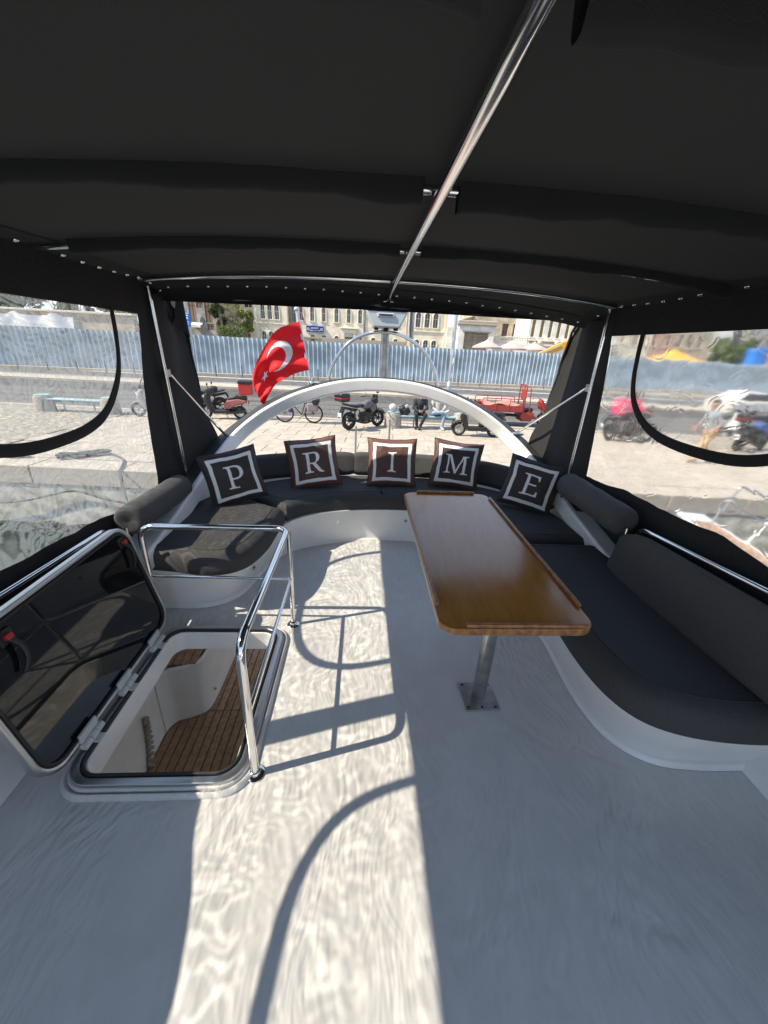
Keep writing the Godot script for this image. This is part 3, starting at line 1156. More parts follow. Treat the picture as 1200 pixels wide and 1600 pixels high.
func rear_z(x: float) -> float:
	return -3.15 - 0.07 * (x - 0.18)

func roof(x: float, z: float) -> float:
	var d := (x - 0.16) / 1.57
	var y := 2.010 - 0.08 * pow(absf(d), 2.4)
	if z < -2.78:
		y -= 0.085 * pow((-2.78 - z) / 0.4, 1.5)
	for k in BOWS.size() - 1:
		if z >= BOWS[k] and z <= BOWS[k + 1]:
			y -= 0.012 * sin(PI * (z - BOWS[k]) / (BOWS[k + 1] - BOWS[k]))
	return y

func sleeve(parent: Node, z: float, x0: float, x1: float, h: float, sd: float) -> void:
	var b := B.new()
	b.grid(48, 10, func(u, w):
		var x := lerpf(x0, x1, u)
		var e := sin(u * PI)
		var hh := h * (0.72 + 0.28 * fn.get_noise_2d(x * 2.6, sd) + 0.2 * (1.0 - e))
		var a: float = (w - 0.5) * 2.0
		return Vector3(x, roof(x, z) - 0.002 - hh * (1.0 - a * a * a * a), z + 0.026 * a + 0.01 * fn.get_noise_2d(x * 3.0, sd + 5.0)), false)
	obj("sleeve", b, M.sleeve, parent)

func build_bimini() -> void:
	var t := thing("bimini_top", "black canvas sun canopy on a stainless steel tube frame over the deck", "canopy")
	var b := B.new()
	var zz := func(x: float, w: float): return lerpf(rear_z(x), 1.0, w)  # front edge is out of view, ended early to let light onto the deck
	for e in 2:
		b.grid(32, 60, func(u, w):
			var x := lerpf(-1.42, 1.74, u)
			var z: float = zz.call(x, w)
			return Vector3(x, roof(x, z) + 0.006 * e, z), false, e == 1)
	obj("canvas", b, M.headliner, t)
	# hem bands along the edges
	for s in 2:
		b = B.new()
		b.grid(2, 60, func(u, w):
			var x := lerpf(-1.42, -1.27, u) if s == 0 else lerpf(1.59, 1.74, u)
			var z: float = zz.call(x, w)
			return Vector3(x, roof(x, z) - 0.004, z))
		obj("hem", b, M.canvas, t)
	b = B.new()
	b.grid(40, 4, func(u, w):
		var x := lerpf(-1.42, 1.74, u)
		var z: float = rear_z(x) + 0.004 + 0.15 * w
		return Vector3(x, roof(x, z) - 0.0045, z))
	obj("hem", b, M.canvas, t)
	b = B.new()
	b.grid(60, 6, func(u, w):
		var x := lerpf(-1.42, 1.74, u)
		return Vector3(x, lerpf(1.838 + 0.03 * u - 0.02 * absf(u - 0.5), roof(x, rear_z(x)) + 0.004, w), rear_z(x) - 0.015 * sin(w * PI) + 0.008 * fn.get_noise_2d(x * 4.0, w)))
	obj("rear_valance", b, M.canvas, t)
	# chrome eyelets along the hems
	var ev := B.new()
	ev.lathe([Vector2(0.0035, 0.002), Vector2(0.005, 0.0), Vector2(0.0085, -0.004), Vector2(0.0125, 0.0), Vector2(0.013, 0.003)], 10)
	var em := ev.mesh()
	for k in 24:
		var x := lerpf(-1.3, 1.62, k / 23.0)
		var z: float = rear_z(x) + 0.07 + rng.randf_range(-0.01, 0.01)
		var o := obj("eyelet", em, M.chrome, t)
		o.position = Vector3(x, roof(x, z) - 0.008, z)
	for k in 26:
		for s in 2:
			var z: float = -3.02 + 0.128 * k
			var x: float = [-1.37, 1.68][s]
			var o := obj("eyelet", em, M.chrome, t)
			o.position = Vector3(x, roof(x, z) - 0.009, z)
	# bows, ridge bar, sleeves
	for k in BOWS.size():
		b = B.new()
		var pts := PackedVector3Array()
		for q in 25:
			var x := lerpf(-1.38, 1.69, q / 24.0)
			pts.append(Vector3(x, roof(x, BOWS[k]) - 0.02, BOWS[k]))
		b.tube(pts, 0.0115, 10)
		obj("bow_tube", b, M.chrome, t)
	b = B.new()
	b.tube(sm([Vector3(0.168, 1.912, -3.12), Vector3(0.172, 1.942, -2.78), Vector3(0.178, 1.957, -1.96), Vector3(0.184, 1.958, -1.0), Vector3(0.19, 1.957, 0.9)], 6), 0.0155, 14)
	obj("ridge_tube", b, M.chrome, t)
	b = B.new()
	b.box(Vector3(0.168, 1.912, -3.125), Vector3(0.075, 0.012, 0.02), 0.004)
	obj("ridge_bracket", b, M.chrome, t)
	sleeve(t, -1.96, -1.22, 0.145, 0.048, 1.0)
	sleeve(t, -1.96, 0.235, 1.66, 0.044, 2.0)
	sleeve(t, -1.26, -1.40, 0.145, 0.056, 3.0)
	sleeve(t, -1.26, 0.24, 1.68, 0.072, 4.0)
	sleeve(t, -0.585, -1.40, 0.115, 0.075, 5.0)
	sleeve(t, -0.585, 0.225, 1.68, 0.10, 6.0)
	# corner poles and struts down to the arch
	for s in [[Vector3(-1.375, 1.895, -2.87), Vector3(-1.37, 0.42, -2.985), Vector3(-1.375, 1.37, -2.95), Vector3(-1.285, 0.725, -3.78)], [Vector3(1.685, 1.91, -2.90), Vector3(1.68, 0.42, -2.90), Vector3(1.68, 1.40, -2.93), Vector3(1.55, 0.89, -3.78)]]:
		b = B.new()
		b.bar(s[0], s[1], 0.0135, 12)
		obj("pole", b, M.chrome, t)
		b = B.new()
		b.bar(s[2], s[3], 0.0115, 12)
		b.ball(s[2], Vector3.ONE * 0.02, 8, 6)
		b.bar(s[2].lerp(s[3], 0.02), s[2].lerp(s[3], 0.08), 0.0145, 10)
		obj("strut", b, M.chrome, t)
		b = B.new()
		b.bar(s[2] + Vector3(0, -0.025, 0), s[2] + Vector3(0, 0.025, 0), 0.019, 10)
		obj("clamp", b, M.steel, t)
	curtain(-1.40, 1.0)
	curtain(1.72, -1.0)

func pw(pts: Array, x: float) -> float:
	# piecewise linear through sorted [x, y]
	if x <= pts[0][0]:
		return pts[0][1]
	for k in range(1, pts.size()):
		if x <= pts[k][0]:
			return lerpf(pts[k - 1][1], pts[k][1], smoothstep(0.0, 1.0, (x - pts[k - 1][0]) / (pts[k][0] - pts[k - 1][0])))
	return pts[-1][1]

func curtain(X: float, s: float) -> void:
	var left := s > 0.0
	var t := thing("side_curtain", "black canvas side curtain with clear wrinkled window, %s" % ("on the sunny side beside the hatch" if left else "on the bench side beyond the backrest pad"), "curtain", Vector3.ZERO, 0, "side curtains of the canopy")
	var bot: Array = [[-2.9, 0.60], [-2.62, 0.602], [-2.2, 0.64], [-1.84, 0.69], [-1.36, 0.718], [-1.0, 0.80], [-0.93, 0.90], [-0.75, 0.93], [-0.16, 1.05], [0.9, 1.12]] if left else [[-2.95, 0.75], [-2.74, 0.77], [-2.25, 0.815], [-1.86, 0.83], [-1.57, 0.845], [-1.27, 0.815], [-0.8, 0.83], [0.9, 0.9]]
	var ztop := -2.74 if left else -2.855
	var zbot := -2.61 if left else -2.735
	var yt := 1.728 if left else 1.752
	var top := func(z): return yt + (0.012 if z > -1.6 else 0.0) + (0.05 if z > -0.9 else 0.0)
	var y_b := func(z): return pw(bot, z) + 0.012 * fn.get_noise_2d(z * 3.0, 3.0 * s)
	var out := func(z, y): return X + s * (0.010 * fn.get_noise_2d(z * 1.6, y * 1.6 + 20.0 * s) - 0.02 * sin(clampf((y - 0.4) / 1.4, 0, 1) * PI))
	var zr := func(y): return lerpf(zbot, ztop, clampf((y - 0.6) / 1.13, 0.0, 1.0))
	var sheet := func(m: Material, called: String, z0: Callable, z1: Callable, y0: Callable, y1: Callable, nu: int, nv: int):
		var b := B.new()
		b.grid(nu, nv, func(u, w):
			var za: float = z0.call(lerpf(0.6, 1.75, w))
			var z: float = lerpf(za, z1.call(lerpf(0.6, 1.75, w)), u)
			var y: float = lerpf(y0.call(z), y1.call(z), w)
			return Vector3(out.call(z, y), y, z), false, left == false)
		return obj(called, b, m, t)
	var edge := func(z): return roof(X + s * 0.02, z) - 0.003
	var fw := FastNoiseLite.new()
	fw.seed = 5
	fw.frequency = 1.0
	fw.fractal_octaves = 1
	var k0 := func(c): return func(_y): return c
	# header, film, middle strip, second film, skirt, rear corner panel
	sheet.call(M.canvas, "header", k0.call(rear_z(X) + 0.002), k0.call(1.0), top, edge, 80, 6)
	if left:
		sheet.call(M.film, "window_film", zr, k0.call(-1.0), y_b, top, 60, 30)
		var added_layer: MeshInstance3D = sheet.call(M.film, "added_film_layer", func(y): return zr.call(y) + 0.003, k0.call(-1.003), func(z): return y_b.call(z) + 0.003, func(z): return top.call(z) - 0.003, 60, 30)
		added_layer.position.x = 0.004  # second film added to deepen the light ripples on the deck
	else:
		# thicker, creased vinyl: a thin sheet of refracting plastic with two faces
		var b := B.new()
		for e in 2:
			b.grid(260, 190, func(u, w):
				var z: float = lerpf(zr.call(lerpf(0.6, 1.75, w)), -1.0, u)
				var y: float = lerpf(y_b.call(z), top.call(z), w)
				var wx: float = fw.get_noise_2d(z * 2.0, y * 2.0)
				var wy: float = fw.get_noise_2d(z * 2.0 + 40.0, y * 2.0)
				var thick: float = 0.004 + 0.00009 * fw.get_noise_2d(z * 5.0 + 2.0 * wx, y * 8.0) + 0.000022 * fw.get_noise_2d(z * 17.0, y * 13.0 + 7.0)
				var near: float = absf(fw.get_noise_2d(z * 3.2 + 1.3 * wy + 20.0, y * 4.6 + 1.3 * wx))
				thick += 0.00032 * pow(clampf(1.0 - near * 9.0, 0.0, 1.0), 2.0)
				return Vector3(out.call(z, y) - s * thick * e, y, z), false, (e == 0) == left)
		obj("window_film", b, M.filmglass, t)
	sheet.call(M.canvas, "window_divider", k0.call(-1.0), k0.call(-0.875), y_b, top, 2, 20)
	sheet.call(M.film, "window_film", k0.call(-0.875), k0.call(0.8), y_b, top, 60, 30)
	if left:
		sheet.call(M.film, "added_film_layer", k0.call(-0.872), k0.call(0.797), y_b, top, 60, 30).position.x = 0.004  # the added second film again, strengthening the ripples of light
	sheet.call(M.canvas, "end_panel", k0.call(0.8), k0.call(1.0), y_b, top, 6, 10)
	sheet.call(M.canvas, "skirt", k0.call(-2.8), k0.call(1.0), func(_z): return 0.41, y_b, 80, 6)
	var rear: Array = [[0.40, -3.80], [0.68, -3.745], [1.15, -3.485], [1.55, -3.40], [1.72, -3.33], [1.86, -3.16]] if left else [[0.40, -3.88], [0.81, -3.77], [1.15, -3.59], [1.54, -3.47], [1.75, -3.38], [1.88, -3.30]]
	var b := B.new()
	b.grid(24, 40, func(u, w):
		var y := lerpf(0.415, 1.86, w)
		var z: float = lerpf(pw(rear, y), zr.call(y), u)
		var fold: float = 0.035 * sin(u * 9.0 + y * 2.0) * (1.0 - u) * (0.4 + 0.6 * absf(y - 1.0)) + 0.03 * (1.0 - u)
		if y < 0.7:
			fold -= 0.1 * (0.7 - y)
		return Vector3(out.call(z, y) + s * fold + s * 0.003, y, z), false, left == false)
	obj("corner_panel", b, M.canvas, t)
	b = B.new()
	var rb := PackedVector3Array()
	for q in 24:
		var y := lerpf(0.43, 1.85, q / 23.0)
		rb.append(Vector3(out.call(pw(rear, y), y) + s * 0.036, y, pw(rear, y)))
	b.tube(rb, 0.011, 8)
	obj("rolled_edge", b, M.canvas, t)
	if left:
		b = B.new()
		b.grid(12, 12, func(u, w):
			return Vector3(X + 0.05 + 0.03 * sin(u * 7.0) + 0.03 * w, lerpf(1.60 + 0.12 * u, 1.86, w), lerpf(-3.33 + 0.14 * w, -3.08, u)), false)
		obj("tied_flap", b, M.canvas, t)
	# hanging U of black zip webbing on each window
	var straps: Array = [[-2.465, -1.22, 1.13], [-0.56, 0.60, 1.285]] if left else [[-2.535, -1.27, 1.18], [-0.58, 0.62, 1.2]]
	for q in straps:
		b = B.new()
		var mid: float = (q[0] + q[1]) / 2
		var hw: float = (q[1] - q[0]) / 2
		var pts := []
		for k in 41:
			var a := PI * k / 40.0
			var cz := -cos(a)
			var y: float = lerpf(top.call(mid) + 0.02, q[2], pow(sin(a), 0.62))
			pts.append(Vector3(0, y, mid + hw * signf(cz) * pow(absf(cz), 0.8)))
		b.grid(40, 3, func(u, w):
			var k := roundi(u * 40)
			var p: Vector3 = pts[k]
			var d: Vector3 = (pts[mini(k + 1, 40)] - pts[maxi(k - 1, 0)]).normalized()
			var nn := Vector3(0, -d.z, d.y)
			var c: Vector3 = p + nn * (w - 0.5) * (0.042 + 0.014 * sin(u * PI))
			return Vector3(out.call(c.z, c.y) + s * (0.006 + 0.004 * sin(w * PI)), c.y, c.z), false, left)
		obj("zip_strap", b, M.canvas, t)

func build_arch() -> void:
	var t := thing("radar_arch", "white moulded arch spanning the aft end of the deck", "arch")
	var half := [[0.0, 1.272, -3.98], [0.4, 1.240, -3.97], [0.8, 1.128, -3.95], [1.1, 0.985, -3.92], [1.32, 0.832, -3.85], [1.45, 0.705, -3.62], [1.49, 0.60, -3.2], [1.50, 0.50, -2.75], [1.50, 0.40, -2.2], [1.50, 0.36, -1.9]]
	var pts := []
	for k in range(half.size() - 1, 0, -1):
		pts.append(Vector3(0.18 - half[k][0], half[k][1], half[k][2]))
	for h in half:
		pts.append(Vector3(0.18 + h[0], h[1], h[2]))
	var path := sm(pts, 8)
	var front := func(q): return Vector3(0.18 - q.x, 0, -2.2 - q.z + 0.6)
	var b := B.new()
	sweep(b, path, rrect(-0.1, -0.06, 0.1, 0.06, 0.022, 4), front)
	obj("arch_beam", b, M.white, t)
	b = B.new()
	var up := PackedVector3Array()
	for k in range(14, path.size() - 14):
		up.append(path[k])
	sweep(b, up, PackedVector2Array([Vector2(0.06, 0.058), Vector2(0.06, 0.064), Vector2(-0.09, 0.064), Vector2(-0.09, 0.058)]), front)
	obj("top_strip", b, M.rubber, t)
	b = B.new()
	for s in [Vector3(-1.285, 0.722, -3.78), Vector3(1.55, 0.885, -3.78)]:
		b.box(s + Vector3(0, -0.008, 0), Vector3(0.11, 0.018, 0.08), 0.006)
	obj("strut_foot", b, M.alu, t)
	# hoop and mast with the radar unit
	t = thing("antenna_hoop", "thin steel hoop standing on top of the white arch", "hoop")
	b = B.new()
	b.tube(sm([Vector3(-0.335, 1.29, -3.96), Vector3(-0.3, 1.42, -3.96), Vector3(-0.165, 1.61, -3.96), Vector3(0.0, 1.71, -3.96), Vector3(0.19, 1.742, -3.96), Vector3(0.38, 1.71, -3.96), Vector3(0.565, 1.60, -3.96), Vector3(0.69, 1.43, -3.96), Vector3(0.735, 1.28, -3.96)], 8), 0.0155, 12)
	obj("hoop_tube", b, M.chrome, t)
	t = thing("radar_mast", "short steel mast carrying a pale grey radar box above the arch", "mast")
	b = B.new()
	b.bar(Vector3(0.2, 1.30, -4.0), Vector3(0.2, 1.77, -4.0), 0.038, 16)
	obj("post", b, M.steel, t)
	b = B.new()
	b.X = Transform3D(Basis(), Vector3(0.2, 0, -4.0))
	b.prism(PackedVector2Array([Vector2(-0.12, 1.775), Vector2(0.12, 1.775), Vector2(0.19, 1.905), Vector2(-0.19, 1.905)]), -0.16, 0.16, 0.012)
	obj("radar_body", b, M.greyplastic, t)
	b = B.new()
	b.X = Transform3D(Basis(), Vector3(0.2, 0, -4.0))
	b.box(Vector3(0, 1.935, 0), Vector3(0.40, 0.05, 0.34), 0.02, 2)
	b.box(Vector3(0, 1.98, 0), Vector3(0.34, 0.06, 0.30), 0.03, 2)
	obj("radar_lid", b, M.whitepaint, t)
	b = B.new()
	b.box(Vector3(0.19, 1.875, -3.838), Vector3(0.15, 0.03, 0.02), 0.004)
	obj("handle", b, M.greyplastic, t)
	b = B.new()
	b.box(Vector3(0.19, 1.876, -3.827), Vector3(0.12, 0.012, 0.004))
	obj("handle_slot", b, M.black, t)
	b = B.new()
	for q in [-0.09, 0.0, 0.09]:
		b.box(Vector3(0.2 + q, 1.765, -3.93), Vector3(0.04, 0.02, 0.06), 0.006)
	obj("clip", b, M.black, t)
	for a in [["thin whip aerial rising left of the radar box", -0.0, 0.011, 2.6], ["thicker steel antenna tube right of the radar box", 0.45, 0.024, 2.4]]:
		b = B.new()
		b.bar(Vector3(a[1], 1.70, -4.03), Vector3(a[1], a[3], -4.03), a[2], 10)
		tag(obj("antenna", b, M.steel), a[0], "antenna")
	# thin stern poles beyond the back cushions
	for a in [["leftmost of two thin steel poles standing behind the back cushions", -0.072], ["thin steel pole standing behind the pillow I", 0.345]]:
		b = B.new()
		b.bar(Vector3(a[1] - 0.012, -1.06, -4.8), Vector3(a[1], 0.80 - 0.1 * float(a[1] < 0), -4.8), 0.012, 8)
		b.bar(Vector3(a[1] + 0.02, -1.06, -4.8), Vector3(a[1], 0.80 - 0.1 * float(a[1] < 0), -4.8), 0.008, 8)
		tag(obj("stern_pole", b, M.alu), a[0], "pole", "stern poles")
	# flag
	t = thing("flag", "red flag with white crescent and star hanging from a slanted staff on the arch", "flag")
	b = B.new()
	b.bar(Vector3(-0.505, 1.24, -4.02), Vector3(-0.625, 1.885, -4.02), 0.015, 12)
	b.ball(Vector3(-0.627, 1.895, -4.02), Vector3.ONE * 0.022, 10, 8)
	obj("staff", b, M.flagpole, t)
	b = B.new()
	b.X = Transform3D(Basis(), Vector3(-0.505, 1.25, -4.02))
	b.lathe([Vector2(0.045, 0), Vector2(0.045, 0.01), Vector2(0.024, 0.02), Vector2(0.024, 0.06), Vector2(0.016, 0.065)], 14)
	obj("socket", b, M.chrome, t)
	var tu := sm([Vector3(-0.60, 1.795, -4.0), Vector3(-0.78, 1.725, -3.97), Vector3(-0.92, 1.60, -4.03), Vector3(-1.02, 1.42, -3.98), Vector3(-1.075, 1.25, -4.02), Vector3(-1.06, 1.15, -4.0)], 8)
	var bu := sm([Vector3(-0.525, 1.375, -4.0), Vector3(-0.66, 1.335, -4.04), Vector3(-0.775, 1.275, -3.98), Vector3(-0.86, 1.225, -4.07), Vector3(-0.92, 1.12, -3.93), Vector3(-0.985, 1.03, -4.0)], 8)
	var img := Image.create(360, 240, false, Image.FORMAT_RGB8)
	var red := Color(0.80, 0.012, 0.018).linear_to_srgb()
	var star := PackedVector2Array()
	for k in 10:
		var r := 30.0 if k % 2 == 0 else 11.5
		star.append(Vector2(228, 116) + Vector2(-cos(TAU * k / 10.0), sin(TAU * k / 10.0)) * r)
	for y in 240:
		for x in 360:
			var p := Vector2(x, y)
			var w := p.distance_to(Vector2(122, 112)) < 70.0 and p.distance_to(Vector2(140, 112)) > 56.5 or Geometry2D.is_point_in_polygon(p, star)
			img.set_pixel(x, y, Color(0.9, 0.9, 0.9) if w else red)
	b = B.new()
	var v0 := 0
	b.grid(40, 28, func(u, w):
		var k := roundi(u * 40)
		var p := bu[k].lerp(tu[k], w)
		return p + Vector3(0, 0, 0.025 * sin(u * 13.0 + w * 5.0) * u + 0.012 * sin(w * 16.0 - u * 9.0)), false, true)
	var fm := printed(img, 0.75)
	fm.backlight_enabled = true
	fm.backlight = Color(0.5, 0.5, 0.5)
	obj("cloth", b, fm, t)

func build_table_and_pillows() -> void:
	var t := thing("table", "varnished wooden table with raised edge strips on one steel leg", "table")
	var b := B.new()
	b.slab(rrect(0.295, -2.475, 0.875, -1.075, 0.065, 6), 0.668, 0.70, 0.006, 0.006)
	obj("edge_band", b, M.woodedge, t)
	b = B.new()
	# veneer sheet on top with its own grain direction
	var plan := rrect(0.301, -2.469, 0.869, -1.081, 0.06, 6)
	var c := b.pt(Vector3(0.585, 0.7012, -1.775), Vector3.UP, Vector2(0.5, 0.5))
	for q in plan:
		b.pt(Vector3(q.x, 0.7012, q.y), Vector3.UP, Vector2((q.x - 0.295) / 0.58, (q.y + 2.475) / 1.4))
	for k in plan.size():
		b.i.append_array([c, c + 1 + k, c + 1 + (k + 1) % plan.size()])
	obj("table_top", b, M.wood, t)
	for f in [[Vector3(0.612, 0.709, -1.083), Vector3(0.45, 0.016, 0.015)], [Vector3(0.585, 0.709, -2.466), Vector3(0.40, 0.016, 0.015)], [Vector3(0.867, 0.709, -1.79), Vector3(0.015, 0.016, 1.18)], [Vector3(0.303, 0.709, -1.79), Vector3(0.015, 0.016, 1.18)]]:
		b = B.new()
		b.box(f[0] + Vector3(0, 0.001, 0), f[1], 0.006, 2)
		obj("edge_strip", b, M.woodedge, t)
	b = B.new()
	b.X = Transform3D(Basis(), Vector3(0.62, 0.0, -1.40))
	b.lathe([Vector2(0.034, 0.006), Vector2(0.034, 0.64), Vector2(0.06, 0.65), Vector2(0.12, 0.66), Vector2(0.12, 0.667)], 24)
	obj("leg", b, M.steel, t)
	b = B.new()
	b.X = Transform3D(Basis(Vector3.UP, 0.04), Vector3(0.62, 0.0, -1.40))
	b.box(Vector3(0, 0.0045, 0), Vector3(0.17, 0.008, 0.17), 0.002)
	var plate := obj("base_plate", b, M.steel, t)
	for p in [[-1, -1], [1, -1], [-1, 1], [1, 1], [0, 1], [0, -1]]:
		b = B.new()
		b.X = Transform3D(Basis(), Vector3(0.62 + p[0] * 0.068, 0.0085, -1.40 + p[1] * 0.068))
		b.lathe([Vector2(0.007, 0), Vector2(0.006, 0.002), Vector2(0.0005, 0.003)], 8)
		obj("screw", b, M.rubber, plate)
	# letter pillows
	var weave := noise_tex(0.3, 128, [], true, 4.0, 61, 2)
	var brown := Color(0.125, 0.054, 0.042)  # own brown made redder for the pillows in the sun
	var dark := Color(0.036, 0.026, 0.026)  # cover darkened to near black for the pillows in shade
	for p in [
		["P", "black pillow with white frame and letter P at the left end of the bench", Vector3(-0.925, 0.44, -2.86), 26.0, 17.0, 9.0, dark, dark],
		["R", "reddish brown pillow with white frame and letter R, its top in the sun", Vector3(-0.385, 0.44, -3.26), 8.0, 20.0, 7.0, brown, brown.lerp(dark, 0.4)],
		["I", "reddish brown pillow with white frame and letter I in the middle of the bench", Vector3(0.28, 0.44, -3.34), -2.0, 20.0, 0.5, brown, brown.lerp(dark, 0.4)],
		["M", "dark brown pillow with white frame and letter M behind the far table end", Vector3(0.845, 0.44, -3.33), -7.0, 20.0, -5.0, brown.lerp(dark, 0.45), dark],
		["E", "black pillow with white frame and letter E at the right end of the bench", Vector3(1.325, 0.44, -2.86), -24.0, 18.0, -9.0, dark, dark]]:
		var s := 192
		var im := Image.create(s, s, false, Image.FORMAT_RGB8)
		im.fill(p[6].linear_to_srgb())
		var white := Color(0.88, 0.88, 0.89).linear_to_srgb()
		im.fill_rect(Rect2i(18, 18, 156, 156), white)
		im.fill_rect(Rect2i(31, 31, 130, 130), p[7].linear_to_srgb())
		letter(im, p[0], "Droid Serif", Rect2(48, 54, 96, 84), white)
		var o := thing("pillow", p[1], "pillow", p[2], 0, "letter pillows on the bench")
		var size := 0.95 if p[0] in ["P", "E"] else 1.0
		o.basis = Basis(Vector3.UP, deg_to_rad(p[3])) * Basis(Vector3.RIGHT, deg_to_rad(-p[4])) * Basis(Vector3.BACK, deg_to_rad(p[5])) * Basis.from_scale(Vector3.ONE * size)
		var ps: float = p[3]
		b = B.new()
		b.grid(28, 28, func(u, w): return pillow_side(u, w, 1.0, ps))
		var pm := printed(im, 0.6)
		pm.rim_enabled = true
		pm.rim = 0.2
		obj("front_cover", b, pm, o)
		b = B.new()
		b.grid(28, 28, func(u, w): return pillow_side(u, w, -1.0, ps), false, true)
		obj("back_cover", b, mat(p[6].r, p[6].g, p[6].b, 0.85), o)
		b = B.new()
		var ring := PackedVector3Array()
		for k in 4:
			for q in 12:
				var a := q / 12.0
				var uv: Vector2 = [Vector2(a, 0), Vector2(1, a), Vector2(1 - a, 1), Vector2(0, 1 - a)][k]
				ring.append(pillow_side(uv.x, uv.y, 0.0, p[3]))
		b.tube(ring, 0.004, 6, -1, false, true)
		obj("piping", b, mat(0.06, 0.032, 0.028, 0.8), o)

func pillow_side(u: float, w: float, e: float, s: float) -> Vector3:
	var x := u * 2.0 - 1.0
	var y := w * 2.0 - 1.0
	var th := 0.065 * pow(maxf((1 - x * x) * (1 - y * y), 0.0), 0.42)
	th *= 1.0 + 0.12 * fn.get_noise_2d(x * 2.2 + s, y * 2.2)
	var jx := 0.006 * fn.get_noise_2d(x * 1.3 + s * 2.0, y * 1.3 + 30.0)
	var jy := 0.006 * fn.get_noise_2d(x * 1.3 + s * 2.0 + 60.0, y * 1.3)
	return Vector3(x * 0.226 * (1.0 - 0.075 * (1 - y * y)) + jx, 0.215 + y * 0.221 * (1.0 - 0.075 * (1 - x * x)) + jy, e * th + 0.012 * sin(x * 2.5 + s))

# ================================================================= ashore
const G := -1.1
var Q := Transform3D(Basis(Vector3.UP, -0.054), Vector3(0, 0, -8.1))   # along the quay edge

func build_shore() -> void:
	var b := B.new()
	b.quad(Vector3(-600, -2.72, 60), Vector3(-600, -2.72, -20), Vector3(600, -2.72, -20), Vector3(600, -2.72, 60))
	var wm := mat(0.02, 0.032, 0.03, 0.06, 0, null, noise_tex(0.02, 512, [], true, 6.0, 70, 4), 0.35, 0.5)
	struct("water", b, wm, "dark green harbour water between the boat and the quay")
	b = B.new()
	b.X = Q
	b.quad(Vector3(-700, G - 0.03, -0.3), Vector3(-700, G - 0.03, -900), Vector3(700, G - 0.03, -900), Vector3(700, G - 0.03, -0.3))
	struct("ground", b, M.concrete, "")
	# quay wall with its coping stones
	b = B.new()
	b.X = Q
	b.grid(140, 14, func(u, w):
		var x := lerpf(-30, 30, u)
		var y := lerpf(-3.2, -1.52, w)
		return Vector3(x, y, 0.015 * fn.get_noise_2d(x * 1.3, y * 2.0) + 0.012))
	b.quad(Vector3(-300, -3.2, -0.06), Vector3(-300, G - 0.03, -0.06), Vector3(300, G - 0.03, -0.06), Vector3(300, -3.2, -0.06))
	var wall := struct("quay_wall", b, M.quaywall, "weathered concrete quay wall above the water")
	b = B.new()
	b.X = Q
	b.grid(160, 6, func(u, w):
		var x := lerpf(-30, 30, u)
		var y := lerpf(-2.9, -2.47 + 0.10 * fn.get_noise_2d(x * 1.1, 3.0), w)
		return Vector3(x, y, 0.038 + 0.018 * fn.get_noise_2d(x * 4.0, y * 6.0)))
	obj("dark_band", b, M.darkband, wall)  # darker blotchy band along the foot of the wall
	var x := -15.0
	while x < 16.0:
		var L := rng.randf_range(1.5, 2.1)
		b = B.new()
		b.X = Q
		b.box(Vector3(x + L / 2, -1.311 + rng.randf_range(-0.006, 0.006), -0.29 + rng.randf_range(-0.01, 0.015)), Vector3(L - 0.012, 0.42, 0.66), 0.025, 2)
		obj("coping_stone", b, M["slab%d" % rng.randi_range(0, 3)], wall)
		x += L
	# paving slabs behind the coping
	b = B.new()
	b.X = Q
	b.quad(Vector3(-9.2, G - 0.022, -0.63), Vector3(-9.2, G - 0.022, -7.4), Vector3(11.9, G - 0.022, -7.4), Vector3(11.9, G - 0.022, -0.63))
	var pave := struct("quay_pavement", b, M.caulk if false else M.concrete, "pale stone paving slabs of the quay")
	for r in 9:
		var xx := -9.2 + (0.45 if r % 2 else 0.0)
		while xx < 11.4:
			b = B.new()
			b.X = Q
			b.box(Vector3(xx + 0.53, G - 0.016 + rng.randf_range(-0.001, 0.001), -1.01 - 0.745 * r), Vector3(1.040, 0.03, 0.727), 0.005)
			obj("paving_slab", b, M["slab%d" % rng.randi_range(0, 3)], pave)
			xx += 1.06
	for s in [[-60.0, -9.21], [11.91, 60.0]]:
		b = B.new()
		b.X = Q
		b.quad(Vector3(s[0], G, -0.63), Vector3(s[0], G, -7.4), Vector3(s[1], G, -7.4), Vector3(s[1], G, -0.63))
		struct("quay_apron", b, M.concrete)
	# carriageway, from the quay to the hoarding
	for s in [["kerb_strip", -7.4, -7.75, 0.02, M.slab1], ["paved_lane", -7.75, -13.2, -0.012, M.paver], ["road", -13.2, -16.6, -0.02, M.darkasphalt], ["median_kerb", -16.6, -18.6, 0.10, M.slab2], ["road", -18.6, -27.4, -0.02, M.asphalt]]:
		b = B.new()
		b.X = Q
		b.box(Vector3(0, (G + s[3] + G - 0.3) / 2, (s[1] + s[2]) / 2), Vector3(200, s[3] + 0.3, s[1] - s[2] - 0.004), 0.0)
		struct(s[0], b, s[4])
	for z in [-8.9, -10.2, -11.6]:
		b = B.new()
		b.X = Q
		b.box(Vector3(0, G - 0.01, z), Vector3(200, 0.012, 0.09))
		struct("dark_lane_line", b, M.darkasphalt)  # thin dark strips along the paved lane
	for z in [-20.2, -24.2]:
		b = B.new()
		b.X = Q
		b.box(Vector3(0, G - 0.018, z), Vector3(200, 0.006, 0.5 if z < -23 else 0.18))
		struct("road_marking", b, M.whitepaint, "white painted line along the road")

func fence_at(x: float, off := 0.0) -> Vector3:
	return Vector3(x, G, -35.9 - 0.088 * x + off)

